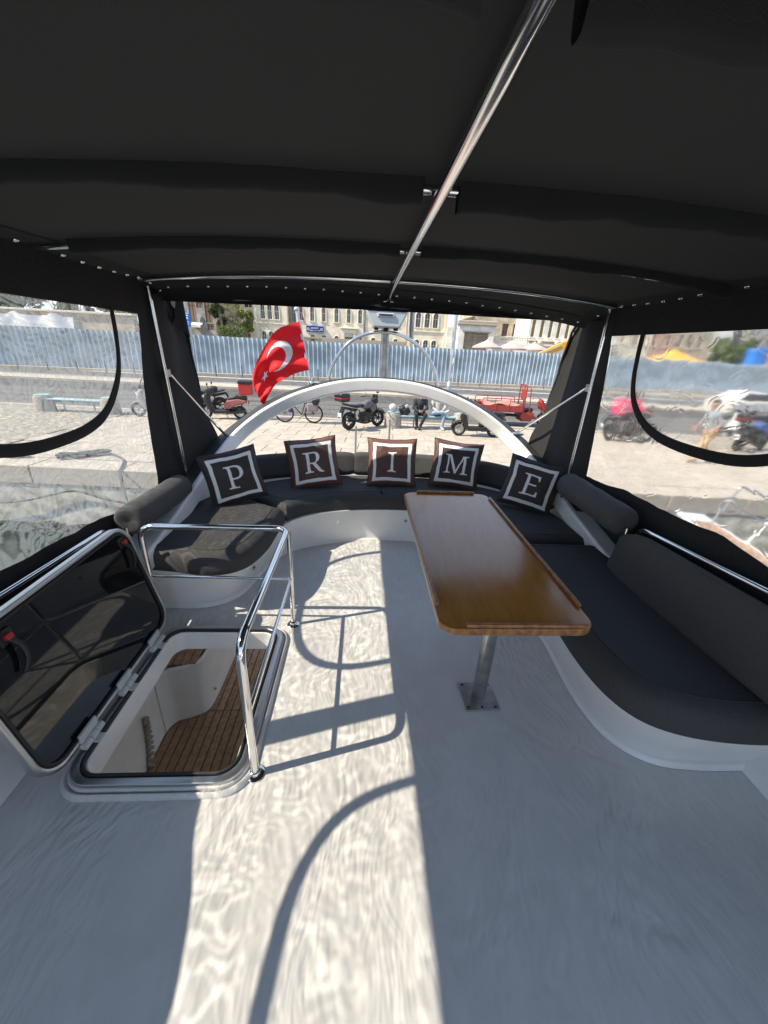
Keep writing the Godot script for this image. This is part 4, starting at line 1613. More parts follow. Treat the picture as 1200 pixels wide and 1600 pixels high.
func build_city() -> void:
	# blue corrugated hoarding
	var t := thing("hoarding", "long pale blue corrugated metal hoarding across the road", "hoarding")
	var b := B.new()
	for x in range(-66, 72, 3):
		b = B.new()
		var wob := rng.randf_range(-0.03, 0.03)
		b.grid(64, 1, func(u, w):
			var p := fence_at(x + 3.0 * u, 0.0)
			var s := fposmod(u * 8.0, 1.0)
			var c := 0.0
			if s > 0.46 and s <= 0.58:
				c = (s - 0.46) / 0.12
			elif s > 0.58 and s < 0.86:
				c = 1.0
			elif s >= 0.86:
				c = 1.0 - (s - 0.86) / 0.14
			return p + Vector3(0, 0.12 + w * (2.86 + wob), 0.095 * c - 0.02 * w))
		obj("corrugated_panel", b, M["fence%d" % rng.randi_range(0, 2)], t)
	b = B.new()
	for k in 2:
		var y: float = [0.6, 2.4][k]
		b.bar(fence_at(-66, -0.09) + Vector3(0, y, 0), fence_at(72, -0.09) + Vector3(0, y, 0), 0.04, 6)
	obj("back_rail", b, M.galv, t)
	b = B.new()
	b.prism(PackedVector2Array([Vector2(-66, -35.3 + 0.088 * 66), Vector2(72, -35.3 - 0.088 * 72), Vector2(72, -36.2 - 0.088 * 72), Vector2(-66, -36.2 + 0.088 * 66)]), 0, 1)
	b = B.new()
	b.slab(PackedVector2Array([Vector2(-66, -35.3 + 0.088 * 66), Vector2(72, -35.3 - 0.088 * 72), Vector2(72, -36.3 - 0.088 * 72), Vector2(-66, -36.3 + 0.088 * 66)]), G - 0.2, G + 0.17)
	obj("footing", b, M.slab3, t)
	var post: MeshInstance3D = null
	for k in 30:
		if post == null:
			b = B.new()
			b.X = Transform3D()
			b.lathe([Vector2(0.07, 0), Vector2(0.07, 0.02), Vector2(0.045, 0.03), Vector2(0.045, 0.82), Vector2(0.035, 0.87), Vector2(0.001, 0.88)], 10)
			post = obj("guard_post", b, mat(0.12, 0.12, 0.12, 0.6))
			tag(post, "slim dark guard post on the kerb in front of the blue hoarding", "post", "guard posts along the hoarding")
		var o: Node3D = post if k == 0 else copy(post)
		o.position = fence_at(-28.0 + 2.02 * k, 1.35) + Vector3(0, -0.02, 0)
	buildings()
	greenery()
	# pink parasols, excavator, orange awning, draped tarp
	var par: Node3D = null
	var pl := ["leftmost dusty pink parasol showing above the hoarding", "middle dusty pink parasol showing above the hoarding", "rightmost dusty pink parasol, next to the yellow excavator arm"]
	for k in 3:
		if par == null:
			par = thing("parasol", pl[0], "parasol", Vector3.ZERO, 0, "cafe parasols behind the hoarding")
			b = B.new()
			b.lathe([Vector2(1.75, 3.28), Vector2(1.76, 3.42), Vector2(0.9, 3.80), Vector2(0.28, 4.08)], 8)
			b.lathe([Vector2(0.36, 4.03), Vector2(0.2, 4.15), Vector2(0.001, 4.3)], 8)
			obj("canopy", b, M.pinkcloth, par)
			b = B.new()
			b.bar(Vector3(0, 0, 0), Vector3(0, 4.2, 0), 0.04)
			obj("pole", b, M.brownwood, par)
			b = B.new()
			b.box(Vector3(0, 0.05, 0), Vector3(0.7, 0.1, 0.7), 0.03)
			obj("base", b, M.stone, par)
		var o: Node3D = par if k == 0 else copy(par, pl[k])
		o.position = Vector3([14.3, 17.3, 20.1][k], G, -48.0 - 0.3 * k)
	t = thing("excavator", "yellow excavator with its arm rising above the hoarding", "excavator", Vector3(20.6, G, -43.5))
	b = B.new()
	b.prism(PackedVector2Array([Vector2(-2.2, 2.95), Vector2(-0.6, 3.75), Vector2(0.7, 4.35), Vector2(1.1, 4.2), Vector2(1.0, 3.85), Vector2(0.2, 3.35), Vector2(-0.9, 2.9), Vector2(-2.2, 2.75)]), -0.2, 0.2, 0.04)
	b.prism(PackedVector2Array([Vector2(0.75, 4.3), Vector2(1.1, 4.2), Vector2(2.3, 1.9), Vector2(2.0, 1.7)]), -0.16, 0.16, 0.03)
	obj("arm", b, M.yellow, t)
	b = B.new()
	b.box(Vector3(2.6, 1.3, 0), Vector3(2.2, 1.1, 2.0), 0.1, 2)
	b.box(Vector3(2.2, 2.2, 0.4), Vector3(1.1, 1.1, 1.0), 0.08, 2)
	obj("cab", b, M.yellow, t)
	b = B.new()
	b.box(Vector3(2.4, 0.4, 0.95), Vector3(2.8, 0.75, 0.5), 0.3, 3)
	b.box(Vector3(2.4, 0.4, -0.95), Vector3(2.8, 0.75, 0.5), 0.3, 3)
	obj("track", b, M.rubber, t)
	b = B.new()
	b.bar(Vector3(-1.6, 3.05, 0.24), Vector3(0.2, 3.9, 0.24), 0.06)
	obj("hydraulic_ram", b, M.chrome, t)
	t = thing("market_tent", "orange peaked tent roof behind the hoarding", "tent", Vector3(33.3, G, -43.0))
	b = B.new()
	for k in 4:
		var a := [Vector3(-2.6, 3.0, 1.6), Vector3(2.6, 3.0, 1.6), Vector3(2.6, 3.0, -1.6), Vector3(-2.6, 3.0, -1.6)]
		b.grid(8, 8, func(u, w):
			var e: Vector3 = a[k].lerp(a[(k + 1) % 4], u)
			return e.lerp(Vector3(0, 4.15, 0), w) - Vector3(0, 0.22 * sin(w * PI), 0))
	obj("roof", b, M.orangecloth, t)
	b = B.new()
	for a in [Vector3(-2.6, 0, 1.6), Vector3(2.6, 0, 1.6), Vector3(2.6, 0, -1.6), Vector3(-2.6, 0, -1.6)]:
		b.bar(a, a + Vector3(0, 3.0, 0), 0.04)
	obj("legs", b, M.galv, t)
	t = thing("tarpaulin_stack", "stack of crates under a draped silver tarpaulin behind the hoarding", "tarpaulin", Vector3(-31.0, G, -41.5))
	b = B.new()
	b.grid(50, 14, func(u, w):
		var xx := lerpf(-4.5, 4.0, u)
		var sag := 0.35 * absf(sin(u * PI * 2.5)) + 0.05 * sin(u * 40.0 + w * 9.0)
		return Vector3(xx, lerpf(0.4, 4.25 - sag * 0.6, w) + 0.06 * sin(w * 20.0 + sag * 14.0), 1.2 - 0.9 * w + 0.16 * sin(u * 22.0 + w * 3.0)))
	obj("tarpaulin", b, M.tarp, t)
	b = B.new()
	b.box(Vector3(-0.2, 1.9, -0.6), Vector3(8.0, 3.7, 1.4), 0.1)
	obj("crates", b, M.greywall, t)
	b = B.new()
	b.grid(10, 10, func(u, w): return Vector3(lerpf(-6.6, -4.6, u), lerpf(0.4, 4.3 - 0.3 * u, w), 1.3 - 0.6 * w + 0.1 * sin(u * 9 + w * 4)))
	tag(obj("blue_sheet", b, mat(0.18, 0.42, 0.72, 0.5)), "blue plastic sheet hanging beside the silver tarpaulin", "sheet")
	get_child(get_child_count() - 1).position = Vector3(-31.0, G, -41.5)

# a wall with window openings cut out of it: wins are [centre x, sill y, width, height, arched]
func facade(o: Node3D, x0: float, x1: float, y0: float, y1: float, z: float, wins: Array, wall: Material, frame: Material, pane: Material, surround: Material = null) -> void:
	var xs := [x0, x1]
	var ys := [y0, y1]
	for w in wins:
		for q in [w[0] - w[2] / 2, w[0] + w[2] / 2]:
			xs.append(q)
		for q in [w[1], w[1] + w[3]]:
			ys.append(q)
	xs.sort()
	ys.sort()
	var b := B.new()
	for i in xs.size() - 1:
		if xs[i + 1] - xs[i] < 1e-4:
			continue
		for j in ys.size() - 1:
			if ys[j + 1] - ys[j] < 1e-4:
				continue
			var c := Vector2((xs[i] + xs[i + 1]) / 2, (ys[j] + ys[j + 1]) / 2)
			var hole := false
			for w in wins:
				if absf(c.x - w[0]) < w[2] / 2 and c.y > w[1] and c.y < w[1] + w[3]:
					hole = true
			if not hole:
				b.quad(Vector3(xs[i], ys[j], z), Vector3(xs[i], ys[j + 1], z), Vector3(xs[i + 1], ys[j + 1], z), Vector3(xs[i + 1], ys[j], z))
	var D := 0.28
	for w in wins:
		var l: float = w[0] - w[2] / 2
		var r: float = w[0] + w[2] / 2
		var top: float = w[1] + w[3]
		b.quad(Vector3(l, w[1], z), Vector3(l, top, z), Vector3(l, top, z - D), Vector3(l, w[1], z - D))
		b.quad(Vector3(r, w[1], z - D), Vector3(r, top, z - D), Vector3(r, top, z), Vector3(r, w[1], z))
		b.quad(Vector3(l, w[1], z - D), Vector3(r, w[1], z - D), Vector3(r, w[1], z), Vector3(l, w[1], z))
		if w[4]:
			var n := 10
			var R: float = w[2] / 2
			for k in n:
				var a0 := PI * k / n
				var a1 := PI * (k + 1) / n
				var p0 := Vector3(w[0] + cos(a0) * R, top - R + sin(a0) * R, z)
				var p1 := Vector3(w[0] + cos(a1) * R, top - R + sin(a1) * R, z)
				b.quad(p1, Vector3(p1.x, top, z), Vector3(p0.x, top, z), p0)
				b.quad(p0, p0 - Vector3(0, 0, D), p1 - Vector3(0, 0, D), p1)
		else:
			b.quad(Vector3(l, top, z), Vector3(r, top, z), Vector3(r, top, z - D), Vector3(l, top, z - D))
	obj("wall", b, wall, o)
	for w in wins:
		b = B.new()
		var h: float = w[3]
		b.box(Vector3(w[0], w[1] + h / 2, z - D + 0.05), Vector3(0.06, h, 0.06))
		b.box(Vector3(w[0], w[1] + h * 0.6, z - D + 0.055), Vector3(w[2], 0.07, 0.05))
		b.box(Vector3(w[0] - w[2] / 2 + 0.04, w[1] + h / 2, z - D + 0.05), Vector3(0.08, h, 0.08))
		b.box(Vector3(w[0] + w[2] / 2 - 0.04, w[1] + h / 2, z - D + 0.05), Vector3(0.08, h, 0.08))
		var win := obj("window", b, frame, o)
		b = B.new()
		b.quad(Vector3(w[0] - w[2] / 2, w[1], z - D), Vector3(w[0] - w[2] / 2, w[1] + h, z - D), Vector3(w[0] + w[2] / 2, w[1] + h, z - D), Vector3(w[0] + w[2] / 2, w[1], z - D))
		obj("pane", b, pane, win)
		if surround:
			b = B.new()
			b.box(Vector3(w[0], w[1] - 0.06, z + 0.05), Vector3(w[2] + 0.3, 0.12, 0.14))
			if w[4]:
				var pts := PackedVector3Array()
				pts.append(Vector3(w[0] + w[2] / 2 + 0.06, w[1], z + 0.02))
				for k in 11:
					var a := PI * k / 10.0
					pts.append(Vector3(w[0] + cos(a) * (w[2] / 2 + 0.06), w[1] + h - w[2] / 2 + sin(a) * (w[2] / 2 + 0.06), z + 0.02))
				pts.append(Vector3(w[0] - w[2] / 2 - 0.06, w[1], z + 0.02))
				b.tube(pts, 0.07, 5)
			obj("sill", b, surround, win)

func mass(o: Node3D, x0: float, x1: float, y1: float, z: float, deep: float, wall: Material, eave := 0.3) -> void:
	var b := B.new()
	b.box(Vector3((x0 + x1) / 2, (G + y1) / 2, z - 0.30 - deep / 2), Vector3(x1 - x0, y1 - G, deep))
	b.box(Vector3(x0 + 0.02, (G + y1) / 2, z - 0.151), Vector3(0.04, y1 - G, 0.298))
	b.box(Vector3(x1 - 0.02, (G + y1) / 2, z - 0.151), Vector3(0.04, y1 - G, 0.298))
	obj("side_wall", b, wall, o)
	b = B.new()
	b.box(Vector3((x0 + x1) / 2, y1 + 0.18, z - deep / 2 + 0.0), Vector3(x1 - x0 + 2 * eave, 0.35, deep + 2 * eave), 0.04)
	obj("roof", b, M.trim, o)

func buildings() -> void:
	var z := -62.0
	var o := thing("apartment_house", "grey rendered house with tall brown windows and teal panels, left of the trees", "building")
	var w := [[-26.4, 4.6, 0.95, 3.0, false], [-24.15, 3.85, 1.0, 3.4, false], [-21.95, 3.85, 0.95, 3.4, false], [-23.05, 5.65, 0.95, 1.0, false], [-21.85, 2.9, 0.95, 0.8, false], [-27.9, 3.8, 0.9, 2.6, false]]
	facade(o, -29.4, -20.4, G, 12, z, w, M.greywall, M.brownwood, M.pinkwall)
	mass(o, -29.4, -20.4, 12, z, 10, M.greywall)
	var b := B.new()
	b.X = Transform3D(Basis(), Vector3(-22.95, 4.0, z + 0.06))
	b.prism(PackedVector2Array([Vector2(-0.34, 0), Vector2(0, -0.62), Vector2(0.34, 0), Vector2(0, 0.62)]), -0.04, 0.05, 0.02)
	obj("diamond_ornament", b, M.teal, o)
	b = B.new()
	b.prism(PackedVector2Array([Vector2(0, 0), Vector2(1.0, -0.45), Vector2(1.0, -0.75), Vector2(0, -0.4)]), -0.7, 0.7, 0.01)
	b = B.new()
	b.X = Transform3D(Basis(Vector3(0, 0, 1), Vector3.UP, Vector3(-1, 0, 0)), Vector3(-23.6, 3.75, z + 0.02))
	b.prism(PackedVector2Array([Vector2(0, 0), Vector2(1.2, -0.35), Vector2(1.2, -0.65), Vector2(0, -0.25)]), -0.75, 0.75, 0.01)
	obj("awning", b, M.whitewall, o)
	o = thing("set_back_house", "weathered grey house set back behind the ivy and trees", "building")
	facade(o, -27, -14.5, G, 13, -78, [[-25.2, 4.2, 1.4, 1.9, false], [-22.9, 4.2, 1.4, 1.9, false], [-20.6, 4.2, 1.4, 1.9, false], [-18.3, 4.2, 1.4, 1.9, false], [-22.9, 7.2, 1.4, 1.9, false], [-20.6, 7.2, 1.4, 1.9, false]], M.greywall, M.whitewall, M.pane)
	mass(o, -27, -14.5, 13, -78, 8, M.greywall)
	# police station: two wings and a middle
	o = thing("police_station", "cream police building with rows of arched windows and a blue sign", "building")
	var a := []
	for x in [-14.44, -13.45, -12.46]:
		a.append([x, 4.72, 0.66, 1.75, true])
		a.append([x, 1.5, 0.66, 1.6, true])
		a.append([x, 8.6, 0.66, 1.75, true])
	facade(o, -15.6, -11.0, G, 12.5, z, a, M.cream, M.greyplastic, M.pane, M.trim)
	facade(o, -11.0, -9.75, G, 12.5, z - 1.0, [[-10.3, 4.7, 0.55, 1.9, false]], M.greywall, M.greyplastic, M.pane)
	a = []
	for x in [-9.05, -7.47, -5.82, -4.0, -2.25, -0.62, 1.35, 3.0, 4.65]:
		a.append([x, 4.78, 0.56, 1.72, true])
		a.append([x, 8.6, 0.56, 1.72, true])
		if absf(x + 2.25) > 0.5:
			a.append([x, 1.6, 0.62, 1.35, true])
	a.append([-2.2, -1.0, 1.25, 3.9, false])
	facade(o, -9.75, 6.3, G, 12.5, z, a, M.cream, M.greyplastic, M.pane, M.trim)
	a = []
	for x in [7.74, 9.05, 10.27]:
		a.append([x, 4.68, 0.74, 1.85, true])
		a.append([x, 1.4, 0.74, 1.6, true])
		a.append([x, 8.6, 0.74, 1.85, true])
	facade(o, 6.3, 12.0, G, 12.5, z + 0.6, a, M.cream, M.greyplastic, M.pane, M.trim)
	mass(o, -15.6, 12.0, 12.5, z - 1.0, 12, M.cream, 0.2)
	b = B.new()
	b.box(Vector3(9.15, 5.7, z + 0.1), Vector3(5.6, 13.5, 0.3))
	b = B.new()
	for s in [[-13.3, 4.6], [9.15, 5.7]]:
		b.box(Vector3(s[0], 4.15, z + (0.06 if s[0] < 0 else 0.66)), Vector3(s[1] - 0.8, 0.14, 0.12), 0.02)
	for x in [-15.45, -11.15, -9.55]:
		b.box(Vector3(x, 5.7, z + 0.04), Vector3(0.34, 13.4, 0.16))
	for x in [6.5, 11.8]:
		b.box(Vector3(x, 5.7, z + 0.64), Vector3(0.4, 13.4, 0.16))
	obj("string_course", b, M.trim, o)
	b = B.new()
	b.box(Vector3(-2.2, 4.05, z + 0.2), Vector3(2.5, 0.16, 0.45), 0.03)
	b.box(Vector3(-2.2, 3.65, z + 0.12), Vector3(2.1, 0.55, 0.2), 0.02)
	b.box(Vector3(-3.0, 1.3, z + 0.12), Vector3(0.3, 4.2, 0.22), 0.02)
	b.box(Vector3(-1.4, 1.3, z + 0.12), Vector3(0.3, 4.2, 0.22), 0.02)
	obj("door_surround", b, M.trim, o)
	b = B.new()
	b.bar(Vector3(-0.1, G, z + 0.1), Vector3(-0.1, 12.4, z + 0.1), 0.07, 8)
	b.bar(Vector3(6.1, G, z + 0.2), Vector3(6.1, 12.4, z + 0.2), 0.07, 8)
	obj("drainpipe", b, M.greyplastic, o)
	b = B.new()
	b.box(Vector3(-7.1, 2.55, z + 0.45), Vector3(4.0, 0.22, 1.0), 0.03)
	b.box(Vector3(0.0, 2.0, z + 1.6), Vector3(12.0, 1.2, 0.2), 0.03)
	obj("porch_roof", b, M.stone, o)
	var img := Image.create(192, 72, false, Image.FORMAT_RGB8)
	img.fill(Color(0.11, 0.17, 0.42))
	img.fill_rect(Rect2i(0, 0, 192, 3), Color(0.75, 0.78, 0.85))
	img.fill_rect(Rect2i(0, 69, 192, 3), Color(0.75, 0.78, 0.85))
	letter(img, "KARAKÖY", "Droid Sans", Rect2(48, 14, 96, 18), Color(0.95, 0.95, 0.97), false, 700)
	letter(img, "POLİS MERKEZİ", "Droid Sans", Rect2(40, 40, 112, 18), Color(0.95, 0.95, 0.97), false, 700)
	for y in 72:
		for x in 192:
			for c in [Vector2(20, 36), Vector2(172, 36)]:
				var d := Vector2(x, y).distance_to(c)
				if d < 14.0 and (d > 9.0 or d < 5.0):
					img.set_pixel(x, y, Color(0.9, 0.9, 0.95) if d > 9.0 else Color(0.8, 0.2, 0.2))
	b = B.new()
	b.grid(1, 1, func(u, v): return Vector3(-8.3 + 2.4 * u, 3.26 + 0.88 * v, z + 0.36))
	var sg := thing("police_sign", "blue police sign with two white lines of lettering on the cream wall", "sign")
	obj("face", b, printed(img, 0.5), sg)
	b = B.new()
	b.box(Vector3(-7.1, 3.70, z + 0.18), Vector3(2.44, 0.92, 0.34), 0.02)
	obj("case", b, M.signblue, sg)
	sg = thing("wall_flag", "small red flag on a thin pole against the police building", "flag")
	b = B.new()
	b.bar(Vector3(-8.5, 4.2, z + 0.3), Vector3(-9.1, 6.6, z + 1.0), 0.025, 6)
	b.bar(Vector3(-7.0, 4.2, z + 0.3), Vector3(-7.0, 6.2, z + 0.4), 0.025, 6)
	obj("pole", b, M.galv, sg)
	b = B.new()
	b.grid(6, 8, func(u, v): return Vector3(-9.05 + 0.25 * u + 0.4 * (1 - v), 4.7 + 1.7 * v - 0.5 * u, z + 1.0 - 0.3 * (1 - v) + 0.1 * sin(v * 9 + u * 3)))
	obj("cloth", b, M.red, sg)
	# classical gate
	o = thing("stone_gate", "white classical stone gateway with iron grille doors", "gate")
	b = B.new()
	b.box(Vector3(12.75, 1.9, z + 0.6), Vector3(1.5, 6.0, 0.6))
	b.box(Vector3(13.95, 1.7, z + 1.0), Vector3(0.95, 5.6, 1.2), 0.03)
	b.box(Vector3(18.4, 1.7, z + 1.0), Vector3(0.75, 5.6, 1.2), 0.03)
	b.box(Vector3(16.2, 4.9, z + 1.0), Vector3(5.3, 0.9, 1.2), 0.03)
	obj("piers", b, M.whitewall, o)
	b = B.new()
	b.box(Vector3(16.2, 5.42, z + 1.1), Vector3(5.9, 0.22, 1.7), 0.04)
	b.box(Vector3(16.2, 5.7, z + 1.1), Vector3(5.7, 0.34, 1.5), 0.1)
	b.box(Vector3(16.2, 4.42, z + 1.62), Vector3(4.2, 0.16, 0.1), 0.02)
	for k in 14:
		b.box(Vector3(13.6 + 0.4 * k, 5.25, z + 1.75), Vector3(0.18, 0.12, 0.16))
	obj("cornice", b, M.slab3, o)
	b = B.new()
	for k in 15:
		b.bar(Vector3(14.5 + 0.25 * k, G, z + 1.0), Vector3(14.5 + 0.25 * k, 4.3, z + 1.0), 0.03, 6)
	for y in [0.2, 1.6, 2.9, 4.0]:
		b.box(Vector3(16.2, y, z + 1.0), Vector3(3.7, 0.09, 0.05))
	b.box(Vector3(16.2, 1.6, z + 1.0), Vector3(0.16, 5.4, 0.08))
	obj("grille", b, mat(0.3, 0.29, 0.24, 0.5), o)
	b = B.new()
	b.quad(Vector3(14.4, G, z + 0.5), Vector3(14.4, 4.4, z + 0.5), Vector3(18.1, 4.4, z + 0.5), Vector3(18.1, G, z + 0.5))
	obj("backing", b, M.beigewall, o)
	# beige house and its balustrade
	o = thing("beige_house", "beige house with shuttered windows set back behind a white balustrade", "building")
	var w2 := []
	for x in [18.4, 20.5, 22.8, 24.6, 26.2]:
		w2.append([x, 4.2, 1.0, 2.0, false])
		w2.append([x, 7.7, 1.0, 2.0, false])
	facade(o, 17.5, 27.0, G, 12.5, -68, w2, M.beigewall, M.brownwood, M.pane, M.trim)
	mass(o, 17.5, 27.0, 12.5, -68, 10, M.beigewall)
	o = thing("balustrade", "white stone balustrade on a terrace wall above the parasols", "balustrade")
	b = B.new()
	b.box(Vector3(21.6, 1.0, z + 0.3), Vector3(6.0, 4.2, 0.6))
	obj("terrace_wall", b, M.whitewall, o)
	b = B.new()
	b.box(Vector3(21.6, 4.05, z + 0.3), Vector3(6.0, 0.12, 0.3), 0.03)
	for k in 24:
		b.X = Transform3D(Basis(), Vector3(18.8 + 0.25 * k, 3.1, z + 0.3))
		b.lathe([Vector2(0.06, 0), Vector2(0.10, 0.25), Vector2(0.05, 0.55), Vector2(0.08, 0.9)], 6)
	obj("railing", b, M.whitewall, o)
	o = thing("white_house", "white building with a row of tall ochre framed windows", "building")
	w2 = []
	for k in 10:
		w2.append([25.04 + 1.3 * k, 4.25, 0.52, 2.25, false])
		w2.append([25.04 + 1.3 * k, 8.3, 0.52, 2.25, false])
	facade(o, 24.4, 38.0, G, 12.5, z, w2, M.whitewall, M.ochre, mat(0.25, 0.2, 0.13, 0.3), M.whitewall)
	mass(o, 24.4, 38.0, 12.5, z, 10, M.whitewall)
	b = B.new()
	b.box(Vector3(31.2, 3.75, z + 0.3), Vector3(13.6, 0.14, 0.7), 0.02)
	b.box(Vector3(31.2, 3.2, z + 0.5), Vector3(13.6, 0.3, 0.1))
	for k in 3:
		b.X = Transform3D(Basis(Vector3.RIGHT, PI / 2), Vector3(26.1 + 2.6 * k, 3.55, z + 0.62))
		b.lathe([Vector2(0.34, 0), Vector2(0.34, 0.08), Vector2(0.2, 0.14), Vector2(0.001, 0.14)], 12)
	obj("ledge", b, M.trim, o)
	# farther right
	var far := [["cream_house", "cream house to the right of the white building, seen through the right window", 38.3, 43.5, M.cream], ["pink_house", "salmon pink house seen through the right window", 43.6, 47.2, M.pinkwall], ["grey_house", "grey brown house between the salmon house and the white tower house", 47.3, 53.0, M.beigewall], ["tower_house", "narrow white house at the right end of the row", 53.2, 56.5, M.whitewall], ["end_house", "low grey house beyond the last tree of the row", 58.5, 75.0, M.greywall]]
	for f in far:
		o = thing(f[0], f[1], "building")
		w2 = []
		var x: float = f[2] + 0.9
		while x < f[3] - 0.6:
			w2.append([x, 3.9, 0.8, 1.7, false])
			w2.append([x, 7.3, 0.8, 1.7, false])
			x += 1.7
		facade(o, f[2], f[3], G, 11.5, z, w2, f[4], M.whitewall, M.pane, M.trim)
		mass(o, f[2], f[3], 11.5, z, 9, f[4])
	b = B.new()
	b.X = Transform3D(Basis(), Vector3(47.2, G, -48))
	b.lathe([Vector2(0.95, 0.0), Vector2(0.95, 4.5), Vector2(0.85, 4.75), Vector2(0.001, 4.8)], 20)
	for y in [1.5, 3.0, 4.2]:
		b.lathe([Vector2(0.95, y - 0.05), Vector2(1.0, y), Vector2(0.95, y + 0.05)], 20)
	tag(obj("water_tank", b, mat(0.02, 0.16, 0.55, 0.4)), "round blue tank standing above the hoarding at the far right", "tank")
	# left: terrace wall under dark trees
	o = thing("terrace_wall", "long beige retaining wall above the hoarding at the left", "wall")
	b = B.new()
	b.box(Vector3(-52, 1.4, -56), Vector3(46, 5.0, 1.0), 0.05)
	obj("wall", b, M.beigewall, o)
	b = B.new()
	b.box(Vector3(-52, 4.0, -55.9), Vector3(46, 0.25, 1.3), 0.05)
	obj("cap", b, M.trim, o)

func tree(label: String, called: String, at: Vector3, h: float, r: float, m: Material, seed_: int, n := 2600, group := "") -> void:
	var t := thing(called, label, "tree", at, 0, group)
	var g := RandomNumberGenerator.new()
	g.seed = seed_
	var b := B.new()
	var tip := Vector3(g.randf_range(-0.3, 0.3), h * 0.72, g.randf_range(-0.3, 0.3))
	b.tube(sm([Vector3.ZERO, Vector3(0.1, h * 0.35, 0.05), tip], 5), 0.045 * h * 0.6, 8, 0.02)
	var hubs := []
	for k in 11:
		var a := g.randf() * TAU
		var e := Vector3(cos(a) * r * g.randf_range(0.3, 0.85), h * g.randf_range(0.5, 0.98), sin(a) * r * g.randf_range(0.3, 0.85))
		b.tube(sm([Vector3(0.08, h * g.randf_range(0.3, 0.55), 0.04), e * Vector3(0.45, 0.85, 0.45), e], 4), 0.06, 5, 0.012)
		hubs.append([e, r * g.randf_range(0.28, 0.5)])
	obj("trunk", b, M.bark, t)
	b = B.new()
	for k in n:
		var q: Array = hubs[g.randi() % hubs.size()]
		var d: Vector3 = Vector3(g.randfn(), g.randfn() * 0.8, g.randfn()).normalized() * q[1] * pow(g.randf(), 0.35)
		var c: Vector3 = q[0] + d
		var u := Vector3(g.randfn(), g.randfn(), g.randfn()).normalized()
		var v := u.cross(Vector3(g.randfn(), g.randfn(), g.randfn())).normalized()
		var s := g.randf_range(0.10, 0.24) * (1.5 if r > 2.0 else 1.0)
		b.quad(c - u * s, c + v * s * 0.6, c + u * s, c - v * s * 0.6)
	obj("crown", b, m, t).set_meta("kind", "stuff")

func greenery() -> void:
	tree("ivy covered dark tree in the gap beside the grey house", "ivy_tree", Vector3(-19.6, G, -60), 9.0, 1.5, M.leafdark, 3)
	tree("bare pale trunked tree with thin foliage, in the gap before the set back house", "plane_tree", Vector3(-17.9, G, -61), 9.5, 1.6, M.leaf2, 4, 500)
	tree("yellow green leafy tree left of the police building", "leafy_tree", Vector3(-16.5, G, -60.5), 6.6, 1.2, M.leaf2, 5, 1500)
	for k in 7:
		tree(["first dark tree above the left retaining wall, counting from the left", "second dark tree above the left retaining wall", "third dark tree above the left retaining wall", "fourth dark tree above the left retaining wall", "fifth dark tree above the left retaining wall", "sixth dark tree above the left retaining wall", "seventh and rightmost dark tree above the left retaining wall"][k], "dark_tree", Vector3(-53.0 + 3.8 * k, G, -59.0 - (k % 2) * 2.0), 8.6 + (k * 37 % 5) * 0.5, 2.6, M.leafdark, 20 + k, 2600, "trees on the left terrace")
	tree("green tree between the white tower house and the low grey house", "garden_tree", Vector3(50.5, G, -55.0), 6.4, 2.4, M.leaf, 40)
	var b := B.new()
	var g := RandomNumberGenerator.new()
	g.seed = 8
	for k in 3200:
		var c := Vector3(g.randf_range(-19.3, -15.7), g.randf_range(G, 3.35) + 0.1 * sin(k), -57.0 + g.randf_range(-0.5, 0.5))
		var u := Vector3(g.randfn(), g.randfn(), g.randfn()).normalized()
		var v := u.cross(Vector3(g.randfn(), g.randfn(), g.randfn())).normalized()
		b.quad(c - u * 0.12, c + v * 0.08, c + u * 0.12, c - v * 0.08)
	tag(obj("hedge", b, M.leaf), "clipped green hedge behind the hoarding, left of the police building", "hedge")

# ---------------------------------------------------------------- street furniture and vehicles
func wheel(p: Node3D, at: Vector3, R: float, w: float, spokes: int, rim: Material, called := "wheel") -> void:
	var b := B.new()
	b.X = Transform3D(Basis(Vector3.RIGHT, PI / 2), at)
	var prof := []
	for k in 13:
		var a := TAU * k / 12.0
		prof.append(Vector2(R - w / 2 - sin(a) * w * 0.5, -cos(a) * w * 0.5) if true else Vector2())
	b.grid(28, 12, func(u, q):
		var a: float = q * TAU
		var r := R - w / 2 + cos(a) * w / 2
		return Vector3(cos(u * TAU) * r, sin(a) * w / 2, -sin(u * TAU) * r), true)
	var o := obj(called, b, M.tyre, p)
	b = B.new()
	b.X = Transform3D(Basis(Vector3.RIGHT, PI / 2), at)
	var ri := R - w * 0.92
	b.lathe([Vector2(ri - 0.018, -w * 0.32), Vector2(ri + 0.012, -w * 0.36), Vector2(ri + 0.012, w * 0.36), Vector2(ri - 0.018, w * 0.32), Vector2(ri - 0.018, -w * 0.32)], 28)
	b.bar(Vector3(0, -w * 0.7, 0), Vector3(0, w * 0.7, 0), 0.035 if spokes < 12 else 0.02, 10)
	for k in spokes:
		var a := TAU * k / spokes
		var d := Vector3(cos(a), 0, sin(a))
		if spokes < 12:
			b.tube(PackedVector3Array([d * 0.03, d * (ri - 0.01)]), 0.016, 6)
		else:
			var e := Vector3(cos(a + 0.25), 0, sin(a + 0.25))
			b.bar(e * 0.02 + Vector3(0, 0.02 * (1 if k % 2 else -1), 0), d * ri, 0.0022, 4)
	obj("rim", b, rim, o)

func pv(a: Array) -> PackedVector2Array:
	var o := PackedVector2Array()
	for q in a:
		o.append(Vector2(q[0], q[1]))
	return o

